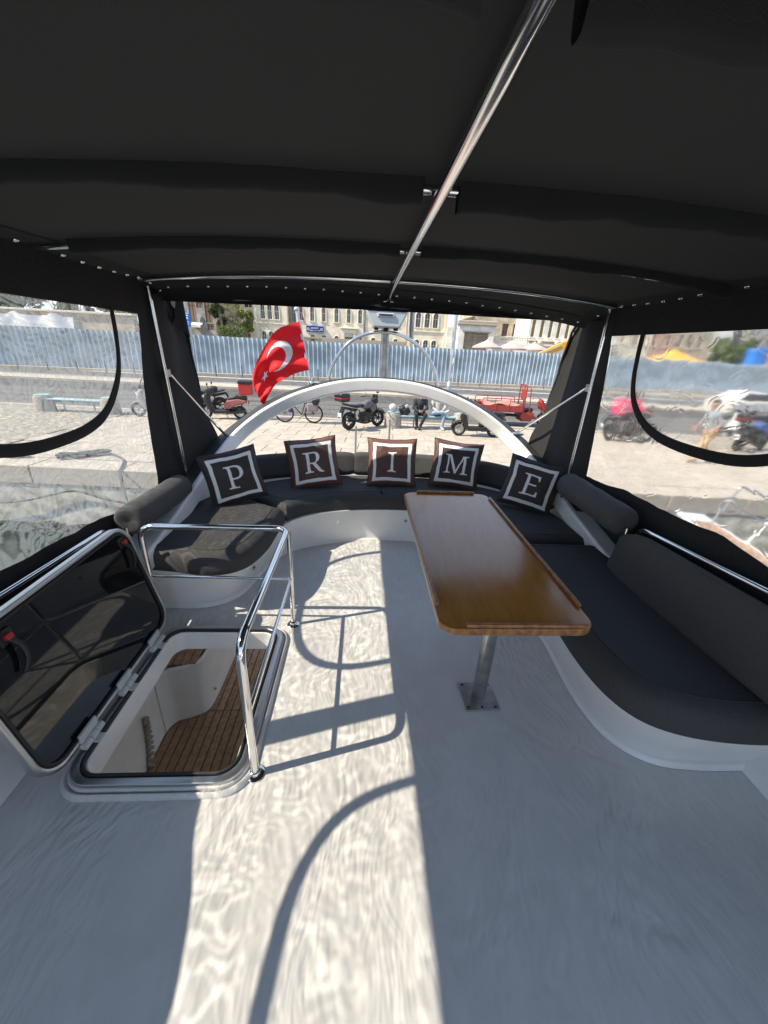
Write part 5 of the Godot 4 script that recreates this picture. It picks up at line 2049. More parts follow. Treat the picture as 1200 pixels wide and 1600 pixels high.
func scooter(label: String, at: Vector3, turn: float, body: Material, box: bool, front: Material = null) -> Node3D:
	if front == null:
		front = body
	var t := thing("scooter", label, "scooter", at, turn, "motor scooters parked on the quay")
	wheel(t, Vector3(0.66, 0.245, 0), 0.245, 0.11, 5, M.steel)
	wheel(t, Vector3(-0.56, 0.245, 0), 0.245, 0.12, 5, M.steel)
	var b := B.new()
	b.prism(pv([[-0.84, 0.70], [-0.55, 0.76], [-0.16, 0.70], [-0.04, 0.52], [-0.02, 0.36], [-0.25, 0.38], [-0.45, 0.50], [-0.82, 0.60]]), -0.15, 0.15, 0.055)
	obj("body_panel", b, body, t)
	b = B.new()
	b.prism(pv([[-0.3, 0.22], [0.34, 0.20], [0.40, 0.29], [0.34, 0.34], [-0.06, 0.35], [-0.2, 0.38]]), -0.16, 0.16, 0.03)
	obj("floorboard", b, M.black, t)
	b = B.new()
	b.prism(pv([[0.34, 0.26], [0.46, 0.26], [0.66, 0.62], [0.62, 0.86], [0.52, 0.98], [0.42, 0.95], [0.46, 0.70], [0.38, 0.40]]), -0.19, 0.19, 0.07)
	obj("front_shield", b, front, t)
	b = B.new()
	var ar := []
	for k in 9:
		var a := lerpf(0.1, 2.7, k / 8.0)
		ar.append([0.66 + cos(a) * 0.30, 0.245 + sin(a) * 0.30])
	for k in 9:
		var a := lerpf(2.7, 0.1, k / 8.0)
		ar.append([0.66 + cos(a) * 0.265, 0.245 + sin(a) * 0.265])
	b.prism(pv(ar), -0.075, 0.075, 0.01)
	obj("front_fender", b, front, t)
	b = B.new()
	b.prism(pv([[-0.86, 0.72], [-0.55, 0.765], [-0.14, 0.72], [-0.12, 0.77], [-0.36, 0.82], [-0.5, 0.88], [-0.84, 0.86]]), -0.13, 0.13, 0.035)
	obj("seat", b, M.black, t)
	b = B.new()
	b.prism(pv([[-0.62, 0.17], [-0.2, 0.17], [-0.08, 0.30], [-0.2, 0.44], [-0.5, 0.42], [-0.66, 0.30]]), 0.03, 0.15, 0.03)
	b.bar(Vector3(-0.1, 0.24, -0.13), Vector3(-0.78, 0.32, -0.15), 0.05, 10)
	b.bar(Vector3(-0.56, 0.30, 0.1), Vector3(-0.66, 0.62, 0.12), 0.025, 8)
	obj("engine", b, M.blackgloss, t)
	b = B.new()
	b.bar(Vector3(0.48, 0.86, 0), Vector3(0.61, 0.30, 0.075), 0.022, 8)
	b.bar(Vector3(0.48, 0.86, 0), Vector3(0.61, 0.30, -0.075), 0.022, 8)
	b.bar(Vector3(0.46, 0.92, 0), Vector3(0.44, 1.04, 0), 0.03, 8)
	obj("fork", b, M.steel, t)
	b = B.new()
	b.tube(bend([Vector3(0.34, 1.04, -0.36), Vector3(0.45, 1.05, -0.12), Vector3(0.45, 1.05, 0.12), Vector3(0.34, 1.04, 0.36)], 0.06), 0.016, 8)
	b.bar(Vector3(0.39, 1.043, -0.25), Vector3(0.335, 1.038, -0.38), 0.024, 8)
	b.bar(Vector3(0.39, 1.043, 0.25), Vector3(0.335, 1.038, 0.38), 0.024, 8)
	b.box(Vector3(0.47, 1.04, 0), Vector3(0.16, 0.12, 0.2), 0.04, 2)
	obj("handlebar", b, M.black, t)
	b = B.new()
	b.ball(Vector3(0.635, 0.80, 0), Vector3(0.05, 0.07, 0.10), 12, 8)
	obj("headlight", b, M.chrome, t)
	for s in [-1, 1]:
		b = B.new()
		b.bar(Vector3(0.43, 1.05, s * 0.2), Vector3(0.42, 1.22, s * 0.30), 0.007, 6)
		b.box(Vector3(0.42, 1.25, s * 0.31), Vector3(0.03, 0.08, 0.13), 0.012, 2)
		obj("mirror", b, M.black, t)
	b = B.new()
	b.box(Vector3(-0.90, 0.62, 0), Vector3(0.03, 0.09, 0.16), 0.015, 2)
	obj("tail_light", b, M.redplastic, t)
	b = B.new()
	b.box(Vector3(-0.93, 0.47, 0), Vector3(0.008, 0.14, 0.17), 0.003)
	obj("number_plate", b, M.whitepaint, t)
	b = B.new()
	b.bar(Vector3(0.0, 0.22, 0.12), Vector3(-0.06, 0.01, 0.24), 0.012, 6)
	obj("side_stand", b, M.steel, t)
	if box:
		b = B.new()
		b.tube(bend([Vector3(-0.6, 0.86, -0.12), Vector3(-1.05, 0.9, -0.12), Vector3(-1.05, 0.9, 0.12), Vector3(-0.6, 0.86, 0.12)], 0.04), 0.012, 6)
		obj("rack", b, M.steel, t)
		b = B.new()
		b.box(Vector3(-0.85, 1.10, 0), Vector3(0.48, 0.38, 0.46), 0.03, 2)
		var bx := obj("delivery_box", b, M.redplastic, t)
		b = B.new()
		b.box(Vector3(-0.85, 1.34, 0), Vector3(0.51, 0.12, 0.49), 0.04, 2)
		obj("lid", b, M.black, bx)
		b = B.new()
		b.box(Vector3(-0.85, 1.10, 0.232), Vector3(0.03, 0.34, 0.006))
		b.box(Vector3(-1.092, 1.10, 0.0), Vector3(0.006, 0.34, 0.03))
		obj("white_strip", b, M.whitepaint, bx)
	return t

func motorcycle(label: String, at: Vector3, turn: float, tank: Material, case: bool) -> Node3D:
	var t := thing("motorcycle", label, "motorcycle", at, turn, "motorcycles parked on the quay")
	wheel(t, Vector3(0.70, 0.31, 0), 0.31, 0.11, 6, M.black)
	wheel(t, Vector3(-0.68, 0.31, 0), 0.31, 0.14, 6, M.black)
	var b := B.new()
	b.prism(pv([[-0.16, 0.74], [0.02, 0.93], [0.2, 0.98], [0.36, 0.92], [0.40, 0.78], [0.26, 0.70], [-0.02, 0.68]]), -0.13, 0.13, 0.055)
	b.prism(pv([[0.16, 0.74], [0.46, 0.82], [0.5, 0.66], [0.3, 0.52]]), -0.17, 0.17, 0.04)
	obj("tank", b, tank, t)
	b = B.new()
	b.prism(pv([[-0.16, 0.76], [-0.42, 0.74], [-0.9, 0.86], [-0.92, 0.92], [-0.6, 0.86], [-0.3, 0.84], [-0.08, 0.86]]), -0.13, 0.13, 0.03)
	obj("seat", b, M.black, t)
	b = B.new()
	b.prism(pv([[-0.3, 0.70], [-0.95, 0.82], [-1.0, 0.76], [-0.5, 0.62]]), -0.1, 0.1, 0.03)
	b.prism(pv([[-0.9, 0.78], [-1.0, 0.74], [-1.12, 0.44], [-1.06, 0.43]]), -0.08, 0.08, 0.01)
	obj("tail", b, M.blackgloss, t)
	b = B.new()
	b.box(Vector3(0.06, 0.42, 0), Vector3(0.42, 0.34, 0.26), 0.06, 2)
	for k in 6:
		b.box(Vector3(0.20, 0.56 + 0.024 * k, 0), Vector3(0.22, 0.009, 0.24))
	b.X = Transform3D(Basis(Vector3.RIGHT, PI / 2), Vector3(-0.02, 0.42, 0))
	b.lathe([Vector2(0.001, -0.18), Vector2(0.11, -0.17), Vector2(0.12, -0.12), Vector2(0.12, 0.12), Vector2(0.11, 0.17), Vector2(0.001, 0.18)], 14)
	b.X = Transform3D()
	obj("engine", b, M.steel if false else M.blackgloss, t)
	b = B.new()
	for s in [-1.0, 1.0]:
		b.tube(sm([Vector3(0.46, 0.88, 0.03 * s), Vector3(0.32, 0.46, 0.12 * s), Vector3(0.1, 0.24, 0.13 * s), Vector3(-0.25, 0.32, 0.13 * s), Vector3(-0.3, 0.68, 0.11 * s)], 4), 0.018, 8)
		b.bar(Vector3(-0.26, 0.34, 0.1 * s), Vector3(-0.68, 0.31, 0.1 * s), 0.022, 8)
		b.bar(Vector3(-0.55, 0.36, 0.11 * s), Vector3(-0.48, 0.70, 0.11 * s), 0.026, 8)
	obj("frame", b, M.black, t)
	b = B.new()
	for s in [-1.0, 1.0]:
		b.bar(Vector3(0.44, 1.0, 0.085 * s), Vector3(0.70, 0.31, 0.085 * s), 0.024, 10)
	obj("fork", b, M.black, t)
	b = B.new()
	b.tube(bend([Vector3(0.22, 1.06, -0.38), Vector3(0.38, 1.10, -0.18), Vector3(0.42, 1.03, 0), Vector3(0.38, 1.10, 0.18), Vector3(0.22, 1.06, 0.38)], 0.05), 0.014, 8)
	b.bar(Vector3(0.31, 1.083, -0.27), Vector3(0.2, 1.055, -0.40), 0.021, 8)
	b.bar(Vector3(0.31, 1.083, 0.27), Vector3(0.2, 1.055, 0.40), 0.021, 8)
	obj("handlebar", b, M.black, t)
	b = B.new()
	b.ball(Vector3(0.56, 0.93, 0), Vector3(0.10, 0.11, 0.12), 14, 10)
	b.box(Vector3(0.54, 1.08, 0), Vector3(0.06, 0.16, 0.26), 0.03, 2)
	var hl := obj("headlight", b, M.blackgloss, t)
	b = B.new()
	b.ball(Vector3(0.62, 0.93, 0), Vector3(0.05, 0.085, 0.09), 12, 8)
	obj("lens", b, M.chrome, hl)
	b = B.new()
	b.tube(sm([Vector3(0.26, 0.5, 0.1), Vector3(0.34, 0.3, 0.14), Vector3(0.0, 0.22, 0.17), Vector3(-0.4, 0.3, 0.18), Vector3(-0.95, 0.50, 0.2)], 5), 0.03, 10, 0.05)
	obj("exhaust", b, M.black, t)
	for s in [-1, 1]:
		b = B.new()
		b.bar(Vector3(0.34, 1.09, s * 0.24), Vector3(0.34, 1.26, s * 0.32), 0.007, 6)
		b.ball(Vector3(0.34, 1.28, s * 0.33), Vector3(0.015, 0.045, 0.07), 10, 6)
		obj("mirror", b, M.black, t)
	b = B.new()
	b.box(Vector3(-1.10, 0.52, 0), Vector3(0.01, 0.18, 0.2), 0.003)
	obj("number_plate", b, M.whitepaint, t)
	b = B.new()
	var ar := []
	for k in 9:
		var a := lerpf(0.4, 2.6, k / 8.0)
		ar.append([0.70 + cos(a) * 0.36, 0.31 + sin(a) * 0.36])
	for k in 9:
		var a := lerpf(2.6, 0.4, k / 8.0)
		ar.append([0.70 + cos(a) * 0.335, 0.31 + sin(a) * 0.335])
	b.prism(pv(ar), -0.06, 0.06, 0.008)
	obj("front_fender", b, M.blackgloss, t)
	if case:
		b = B.new()
		b.bar(Vector3(-0.7, 0.88, -0.1), Vector3(-1.1, 0.98, -0.1), 0.012, 6)
		b.bar(Vector3(-0.7, 0.88, 0.1), Vector3(-1.1, 0.98, 0.1), 0.012, 6)
		obj("rack", b, M.steel, t)
		b = B.new()
		b.box(Vector3(-0.98, 1.12, 0), Vector3(0.40, 0.28, 0.44), 0.07, 3)
		var c := obj("top_case", b, M.blackgloss, t)
		b = B.new()
		b.box(Vector3(-0.98, 1.10, 0), Vector3(0.412, 0.03, 0.452), 0.012)
		obj("case_seam", b, M.redplastic, c)
	return t

func build_street_things() -> void:
	scooter("dusky red and black delivery scooter with red box and black lid, nearest the left curtain", Vector3(-5.12, G, -14.9), PI + 0.10, mat(0.28, 0.10, 0.09, 0.35), true, M.black)
	var b := B.new()
	# hand muffs and a cover on that scooter's handlebar stay with it
	var sc: Node3D = get_child(get_child_count() - 1)
	b.box(Vector3(0.36, 1.03, -0.3), Vector3(0.26, 0.22, 0.22), 0.08, 2)
	b.box(Vector3(0.36, 1.03, 0.3), Vector3(0.26, 0.22, 0.22), 0.08, 2)
	obj("hand_muff", b, M.black, sc)
	scooter("dark blue and black scooter parked in front of the red cargo tricycle", Vector3(4.05, G, -13.35), PI - 0.06, M.blackgloss, false)
	sc = get_child(get_child_count() - 1)
	b = B.new()
	b.grid(14, 10, func(u, w): return Vector3(0.62 - 0.42 * u + 0.03 * sin(w * 9), 0.92 + 0.24 * sin(u * PI) - 0.1 * absf(w - 0.5), (w - 0.5) * 0.62 + 0.03 * sin(u * 11)))
	obj("cloth_cover", b, M.bluecloth, sc)
	motorcycle("grey motorcycle with black top case parked left of the stone bollard", Vector3(0.05, G, -14.15), 0.72, mat(0.10, 0.11, 0.115, 0.3), true)
	motorcycle("silver motorcycle carrying the rider in pink", Vector3(9.65, G, -13.5), 0.0, mat(0.5, 0.5, 0.52, 0.3), false)
	motorcycle("dark blue motorcycle at the right edge of the quay, half outside the right window", Vector3(13.6, G, -12.7), 0.35, M.bluecloth, true)
	scooter("white scooter standing beyond the dark blue motorcycle at the far right", Vector3(14.8, G, -15.2), 0.2, M.whitepaint, false)
	scooter("grey scooter glimpsed through the wrinkled left window edge", Vector3(-7.5, G, -15.0), PI + 0.4, mat(0.35, 0.33, 0.36, 0.3), false)
	motorcycle("black motorcycle half hidden behind the left corner curtain, beyond the delivery scooter", Vector3(-6.35, G, -16.0), PI + 0.35, M.blackgloss, false)
	bicycle()
	cargo_trike()
	white_car()
	# stone bollards with bench beams between them
	var bol: Node3D = null
	var bl := ["pale stone bollard with a white helmet on top", "pale stone bollard at the right end of the occupied bench beam", "left one of the two stone bollards seen through the left window", "right one of the two stone bollards seen through the left window"]
	var bp := [Vector3(1.15, G, -14.5), Vector3(3.72, G, -14.6), Vector3(-11.7, G, -15.2), Vector3(-9.3, G, -15.1)]
	for k in 4:
		if bol == null:
			bol = thing("stone_bollard", bl[0], "bollard", Vector3.ZERO, 0, "stone bollards holding the bench beams")
			b = B.new()
			b.lathe([Vector2(0.335, 0), Vector2(0.325, 0.05), Vector2(0.295, 0.46), Vector2(0.28, 0.52), Vector2(0.24, 0.545), Vector2(0.001, 0.55)], 24)
			obj("drum", b, M.stone, bol)
			b = B.new()
			b.lathe([Vector2(0.24, 0.545), Vector2(0.25, 0.575), Vector2(0.2, 0.59), Vector2(0.001, 0.592)], 24)
			obj("cap", b, M.beam, bol)
		var o: Node3D = bol if k == 0 else copy(bol, bl[k])
		o.position = bp[k]
	for s in [[bp[0], bp[1], "pale blue green steel bench beam on which two people sit"], [bp[2], bp[3], "pale blue green steel bench beam seen through the left window"]]:
		var t := thing("bench_beam", s[2], "bench", Vector3.ZERO, 0, "bench beams along the quay")
		b = B.new()
		var d: Vector3 = (s[1] - s[0])
		var ang := atan2(-d.z, d.x)
		b.X = Transform3D(Basis(Vector3.UP, ang), (s[0] + s[1]) / 2)
		b.box(Vector3(0, 0.44, 0.1), Vector3(d.length() - 0.5, 0.05, 0.16), 0.015)
		b.box(Vector3(0, 0.44, -0.1), Vector3(d.length() - 0.5, 0.05, 0.16), 0.015)
		obj("seat", b, M.beam, t)
		b = B.new()
		b.X = Transform3D(Basis(Vector3.UP, ang), (s[0] + s[1]) / 2)
		b.bar(Vector3(-d.length() / 2 + 0.2, 0.36, 0), Vector3(d.length() / 2 - 0.2, 0.36, 0), 0.035)
		b.bar(Vector3(-0.5, 0, 0), Vector3(-0.5, 0.36, 0), 0.03)
		b.bar(Vector3(0.6, 0, 0), Vector3(0.6, 0.36, 0), 0.03)
		obj("support", b, M.beam, t)
	var t := thing("helmet", "white motorcycle helmet lying on the stone bollard", "helmet", Vector3(1.12, G + 0.59, -14.48), 0.6)
	b = B.new()
	b.ball(Vector3(0, 0.13, 0), Vector3(0.15, 0.145, 0.13), 18, 12)
	obj("shell", b, M.whitepaint, t)
	b = B.new()
	b.grid(12, 5, func(u, w):
		var a := lerpf(-1.1, 1.1, u)
		var e := lerpf(-0.35, 0.30, w)
		return Vector3(0, 0.12, 0) + Vector3(cos(a) * cos(e) * 0.153, sin(e) * 0.15, sin(a) * cos(e) * 0.135))
	obj("visor", b, M.blackgloss, t)
	t = thing("backpack", "black and grey backpack lying on the bench beside the seated man", "backpack", Vector3(1.62, G + 0.47, -14.6), 0.3)
	b = B.new()
	b.X = Transform3D(Basis(Vector3.BACK, 0.5), Vector3.ZERO)
	b.box(Vector3(0.02, 0.17, 0), Vector3(0.34, 0.40, 0.28), 0.11, 4)
	b.box(Vector3(0.05, 0.14, 0.15), Vector3(0.24, 0.24, 0.1), 0.045, 3)
	obj("bag", b, M.black, t)
	b = B.new()
	b.X = Transform3D(Basis(Vector3.BACK, 0.5), Vector3.ZERO)
	b.tube(sm([Vector3(-0.12, 0.34, -0.05), Vector3(-0.26, 0.25, 0), Vector3(-0.25, 0.08, 0.02), Vector3(-0.15, 0.0, 0.03)], 5), 0.02, 6)
	b.box(Vector3(0.12, 0.27, 0.13), Vector3(0.12, 0.16, 0.06), 0.02)
	obj("strap", b, M.greyplastic, t)
	# street lamp with stickers, sign post
	t = thing("lamp_post", "grey street lamp post covered in torn stickers, right of the antenna hoop", "lamp post", Vector3(4.72, G, -22))
	b = B.new()
	b.lathe([Vector2(0.24, 0), Vector2(0.24, 0.06), Vector2(0.14, 0.1), Vector2(0.13, 0.9), Vector2(0.10, 1.1), Vector2(0.085, 7.0)], 14)
	b.tube(sm([Vector3(0, 6.9, 0), Vector3(0, 7.6, 0.1), Vector3(0, 7.9, 0.9), Vector3(0, 7.95, 1.6)], 5), 0.05, 8)
	obj("pole", b, M.galv, t)
	b = B.new()
	b.box(Vector3(0, 7.92, 1.8), Vector3(0.3, 0.12, 0.7), 0.05, 2)
	obj("lamp_head", b, M.greyplastic, t)
	for k in 9:
		b = B.new()
		var y := 0.9 + 0.42 * k
		var r := 0.117 if y < 1.2 else 0.105
		b.grid(10, 1, func(u, w): return Vector3(sin((u - 0.5) * 2.2 + k) * r, y + 0.28 * w + 0.05 * sin(u * 3.0 + k), cos((u - 0.5) * 2.2 + k * 0.3) * r))
		obj("sticker", b, mat([0.7, 0.45, 0.3][k % 3], [0.7, 0.5, 0.4][k % 3], [0.72, 0.6, 0.5][k % 3], 0.6), t)
	t = thing("sign_post", "tall street pole with a blue road sign beside the left corner curtain", "sign", Vector3(-8.05, G, -19.5))
	b = B.new()
	b.lathe([Vector2(0.2, 0), Vector2(0.2, 0.05), Vector2(0.095, 0.08), Vector2(0.085, 6.5)], 14)
	b.bar(Vector3(0.28, 2.0, 0.02), Vector3(0.28, 3.9, 0.02), 0.03, 8)
	obj("pole", b, M.galv, t)
	b = B.new()
	b.box(Vector3(0.06, 3.48, 0.13), Vector3(0.62, 0.58, 0.03), 0.01)
	obj("blue_panel", b, M.signblue, t)
	var img := Image.create(64, 64, false, Image.FORMAT_RGB8)
	img.fill(Color(0.08, 0.42, 0.78))
	img.fill_rect(Rect2i(3, 3, 58, 3), Color(0.9, 0.93, 0.97))
	img.fill_rect(Rect2i(36, 12, 20, 5), Color(0.9, 0.93, 0.97))
	img.fill_rect(Rect2i(40, 22, 14, 8), Color(0.9, 0.93, 0.97))
	for k in 3:
		img.fill_rect(Rect2i(36, 40 + 7 * k, 20, 3), Color(0.85, 0.9, 0.97))
	b = B.new()
	b.grid(1, 1, func(u, w): return Vector3(-0.245 + 0.61 * u, 3.195 + 0.57 * w, 0.147))
	obj("sign_face", b, printed(img, 0.4), t)
	b = B.new()
	b.box(Vector3(-0.07, 3.14, 0.18), Vector3(0.36, 0.82, 0.025), 0.012)
	obj("grey_panel", b, mat(0.22, 0.26, 0.31, 0.5, 0.4), t)
	# ropes on the quay edge
	var rope := mat(0.07, 0.07, 0.075, 0.9)
	for s in [["heap of dark mooring rope on the quay edge, seen through the left window", Vector3(-6.95, G, -9.05), Vector3(-6.15, G, -9.55), 3], ["tangle of dark rope at the far left of the quay edge", Vector3(-8.6, G, -8.9), Vector3(-7.75, G, -9.1), 2]]:
		b = B.new()
		var pts := []
		for k in 90:
			var u := k / 89.0
			var w := fposmod(u * s[3], 1.0)
			var c: Vector3 = s[1].lerp(s[2], 0.5 - 0.5 * cos(w * TAU))
			pts.append(c + Vector3(0.09 * sin(u * 31.0), 0.05 + 0.05 * absf(sin(u * 17.0)), 0.10 * cos(u * 23.0)))
		b.tube(PackedVector3Array(pts), 0.035, 6)
		tag(obj("rope_heap", b, rope), s[0], "rope", "mooring ropes on the quay")
	b = B.new()
	b.tube(sm([Vector3(-6.1, G + 0.03, -9.5), Vector3(-5.6, G + 0.03, -9.1), Vector3(-5.3, G + 0.03, -8.55), Vector3(-5.2, G - 0.02, -8.28), Vector3(-4.9, -1.6, -7.8), Vector3(-4.3, -2.0, -7.0), Vector3(-3.0, -1.9, -5.8), Vector3(-1.8, -1.3, -4.9)], 6), 0.022, 6)
	tag(obj("mooring_line", b, rope), "thin dark mooring line running from the rope heap down to the boat", "rope")
	b = B.new()
	b.tube(sm([Vector3(-8.6, -2.0, -8.4), Vector3(-7.6, -1.92, -8.38), Vector3(-6.9, -1.75, -8.36), Vector3(-6.3, -1.62, -8.33), Vector3(-5.6, -1.8, -8.3), Vector3(-4.6, -1.96, -8.25)], 6), 0.022, 6)
	tag(obj("wall_rope", b, rope), "dark rope sagging across the face of the quay wall at the left", "rope")
	# gangway of the boat next door
	t = thing("gangway", "narrow wooden gangway with bent steel handrail, seen through the right window", "gangway", Vector3(5.98, -0.92, -6.02), 0.0)
	var gd := Vector3(-0.46, 0.0, 1.9).normalized()
	t.rotation.y = atan2(gd.x, gd.z)
	for k in 4:
		b = B.new()
		b.box(Vector3(-0.155 + 0.105 * k, 0, 1.35), Vector3(0.1, 0.025, 2.3), 0.004)
		obj("plank", b, mat(0.42 + 0.02 * k, 0.30, 0.2, 0.7, 0, noise_tex(0.05, 64, [0.7, 1.0], false, 1, 30), null, 3.0), t)
	b = B.new()
	b.box(Vector3(0, -0.002, 0.0), Vector3(0.46, 0.07, 0.34), 0.02, 2)
	b.box(Vector3(-0.225, -0.02, 1.35), Vector3(0.03, 0.09, 2.4), 0.01)
	b.box(Vector3(0.225, -0.02, 1.35), Vector3(0.03, 0.09, 2.4), 0.01)
	obj("frame", b, M.greyplastic, t)
	b = B.new()
	b.tube(bend([Vector3(0.2, 0.03, 0.18), Vector3(0.62, 0.62, -0.15), Vector3(0.66, 0.60, 1.8), Vector3(0.66, 0.6, 2.6)], 0.1), 0.02, 8)
	b.bar(Vector3(0.44, 0.36, 0.0), Vector3(0.5, 0.26, 2.4), 0.012, 6)
	b.bar(Vector3(0.22, 0.02, 1.0), Vector3(0.64, 0.6, 0.85), 0.014, 6)
	obj("handrail", b, M.steel, t)

func bicycle() -> void:
	var t := thing("bicycle", "touring bicycle with grey panniers and a purple cloth, parked left of the grey motorcycle", "bicycle", Vector3(-2.33, G, -14.68), PI + 0.05)
	wheel(t, Vector3(0.53, 0.345, 0), 0.345, 0.045, 20, M.black)
	wheel(t, Vector3(-0.53, 0.345, 0), 0.345, 0.045, 20, M.black)
	var b := B.new()
	var bb := Vector3(-0.1, 0.29, 0)
	var hd := Vector3(0.38, 0.82, 0)
	var st := Vector3(-0.24, 0.80, 0)
	for q in [[bb, hd], [st, hd + Vector3(-0.02, 0.02, 0)], [bb, st]]:
		b.bar(q[0], q[1], 0.018, 8)
	for s in [-1.0, 1.0]:
		b.bar(bb, Vector3(-0.53, 0.345, 0.05 * s), 0.011, 6)
		b.bar(st + Vector3(0, -0.05, 0), Vector3(-0.53, 0.345, 0.05 * s), 0.010, 6)
		b.bar(hd + Vector3(0.03, -0.06, 0.03 * s), Vector3(0.53, 0.345, 0.05 * s), 0.013, 6)
	b.bar(hd + Vector3(0.03, -0.06, 0), hd + Vector3(-0.03, 0.14, 0), 0.02, 8)
	obj("frame", b, M.black, t)
	b = B.new()
	b.tube(bend([hd + Vector3(-0.12, 0.24, -0.32), hd + Vector3(-0.02, 0.20, -0.1), hd + Vector3(-0.02, 0.20, 0.1), hd + Vector3(-0.12, 0.24, 0.32)], 0.05), 0.014, 8)
	b.bar(hd + Vector3(-0.03, 0.12, 0), hd + Vector3(-0.02, 0.20, 0), 0.015)
	b.bar(hd + Vector3(-0.12, 0.24, 0.32), hd + Vector3(-0.2, 0.34, 0.33), 0.018)
	obj("handlebar", b, M.black, t)
	b = B.new()
	b.bar(st, st + Vector3(-0.04, 0.14, 0), 0.014)
	b.box(st + Vector3(-0.05, 0.17, 0), Vector3(0.27, 0.06, 0.14), 0.028, 3)
	obj("saddle", b, M.black, t)
	b = B.new()
	b.X = Transform3D(Basis(Vector3.RIGHT, PI / 2), bb)
	b.lathe([Vector2(0.001, 0.05), Vector2(0.09, 0.05), Vector2(0.09, 0.058), Vector2(0.001, 0.058)], 20)
	b.X = Transform3D()
	b.bar(bb + Vector3(0, 0, 0.07), bb + Vector3(0.1, -0.13, 0.08), 0.012)
	b.bar(bb + Vector3(0, 0, -0.07), bb + Vector3(-0.1, 0.13, -0.08), 0.012)
	b.box(bb + Vector3(0.1, -0.13, 0.12), Vector3(0.1, 0.025, 0.08), 0.008)
	b.box(bb + Vector3(-0.1, 0.13, -0.12), Vector3(0.1, 0.025, 0.08), 0.008)
	obj("crank", b, M.steel, t)
	for s in [-1.0, 1.0]:
		b = B.new()
		b.box(Vector3(-0.50, 0.60, 0.16 * s), Vector3(0.40, 0.30, 0.16), 0.06, 3)
		obj("pannier", b, mat(0.22, 0.19, 0.21, 0.8), t)
	b = B.new()
	b.X = Transform3D(Basis(Vector3.RIGHT, PI / 2), Vector3(-0.62, 0.82, 0))
	b.lathe([Vector2(0.001, -0.3), Vector2(0.11, -0.29), Vector2(0.14, -0.24), Vector2(0.14, 0.24), Vector2(0.11, 0.29), Vector2(0.001, 0.3)], 16)
	b.X = Transform3D()
	b.bar(Vector3(-0.2, 0.74, 0.08), Vector3(-0.72, 0.72, 0.08), 0.01)
	b.bar(Vector3(-0.2, 0.74, -0.08), Vector3(-0.72, 0.72, -0.08), 0.01)
	obj("bed_roll", b, M.black, t)
	b = B.new()
	b.grid(6, 10, func(u, w): return Vector3(0.24 + 0.14 * u + 0.03 * sin(w * 8), 0.36 + 0.46 * w, 0.06 + 0.03 * sin(u * 7 + w * 3)))
	obj("purple_cloth", b, mat(0.16, 0.10, 0.42, 0.8), t)

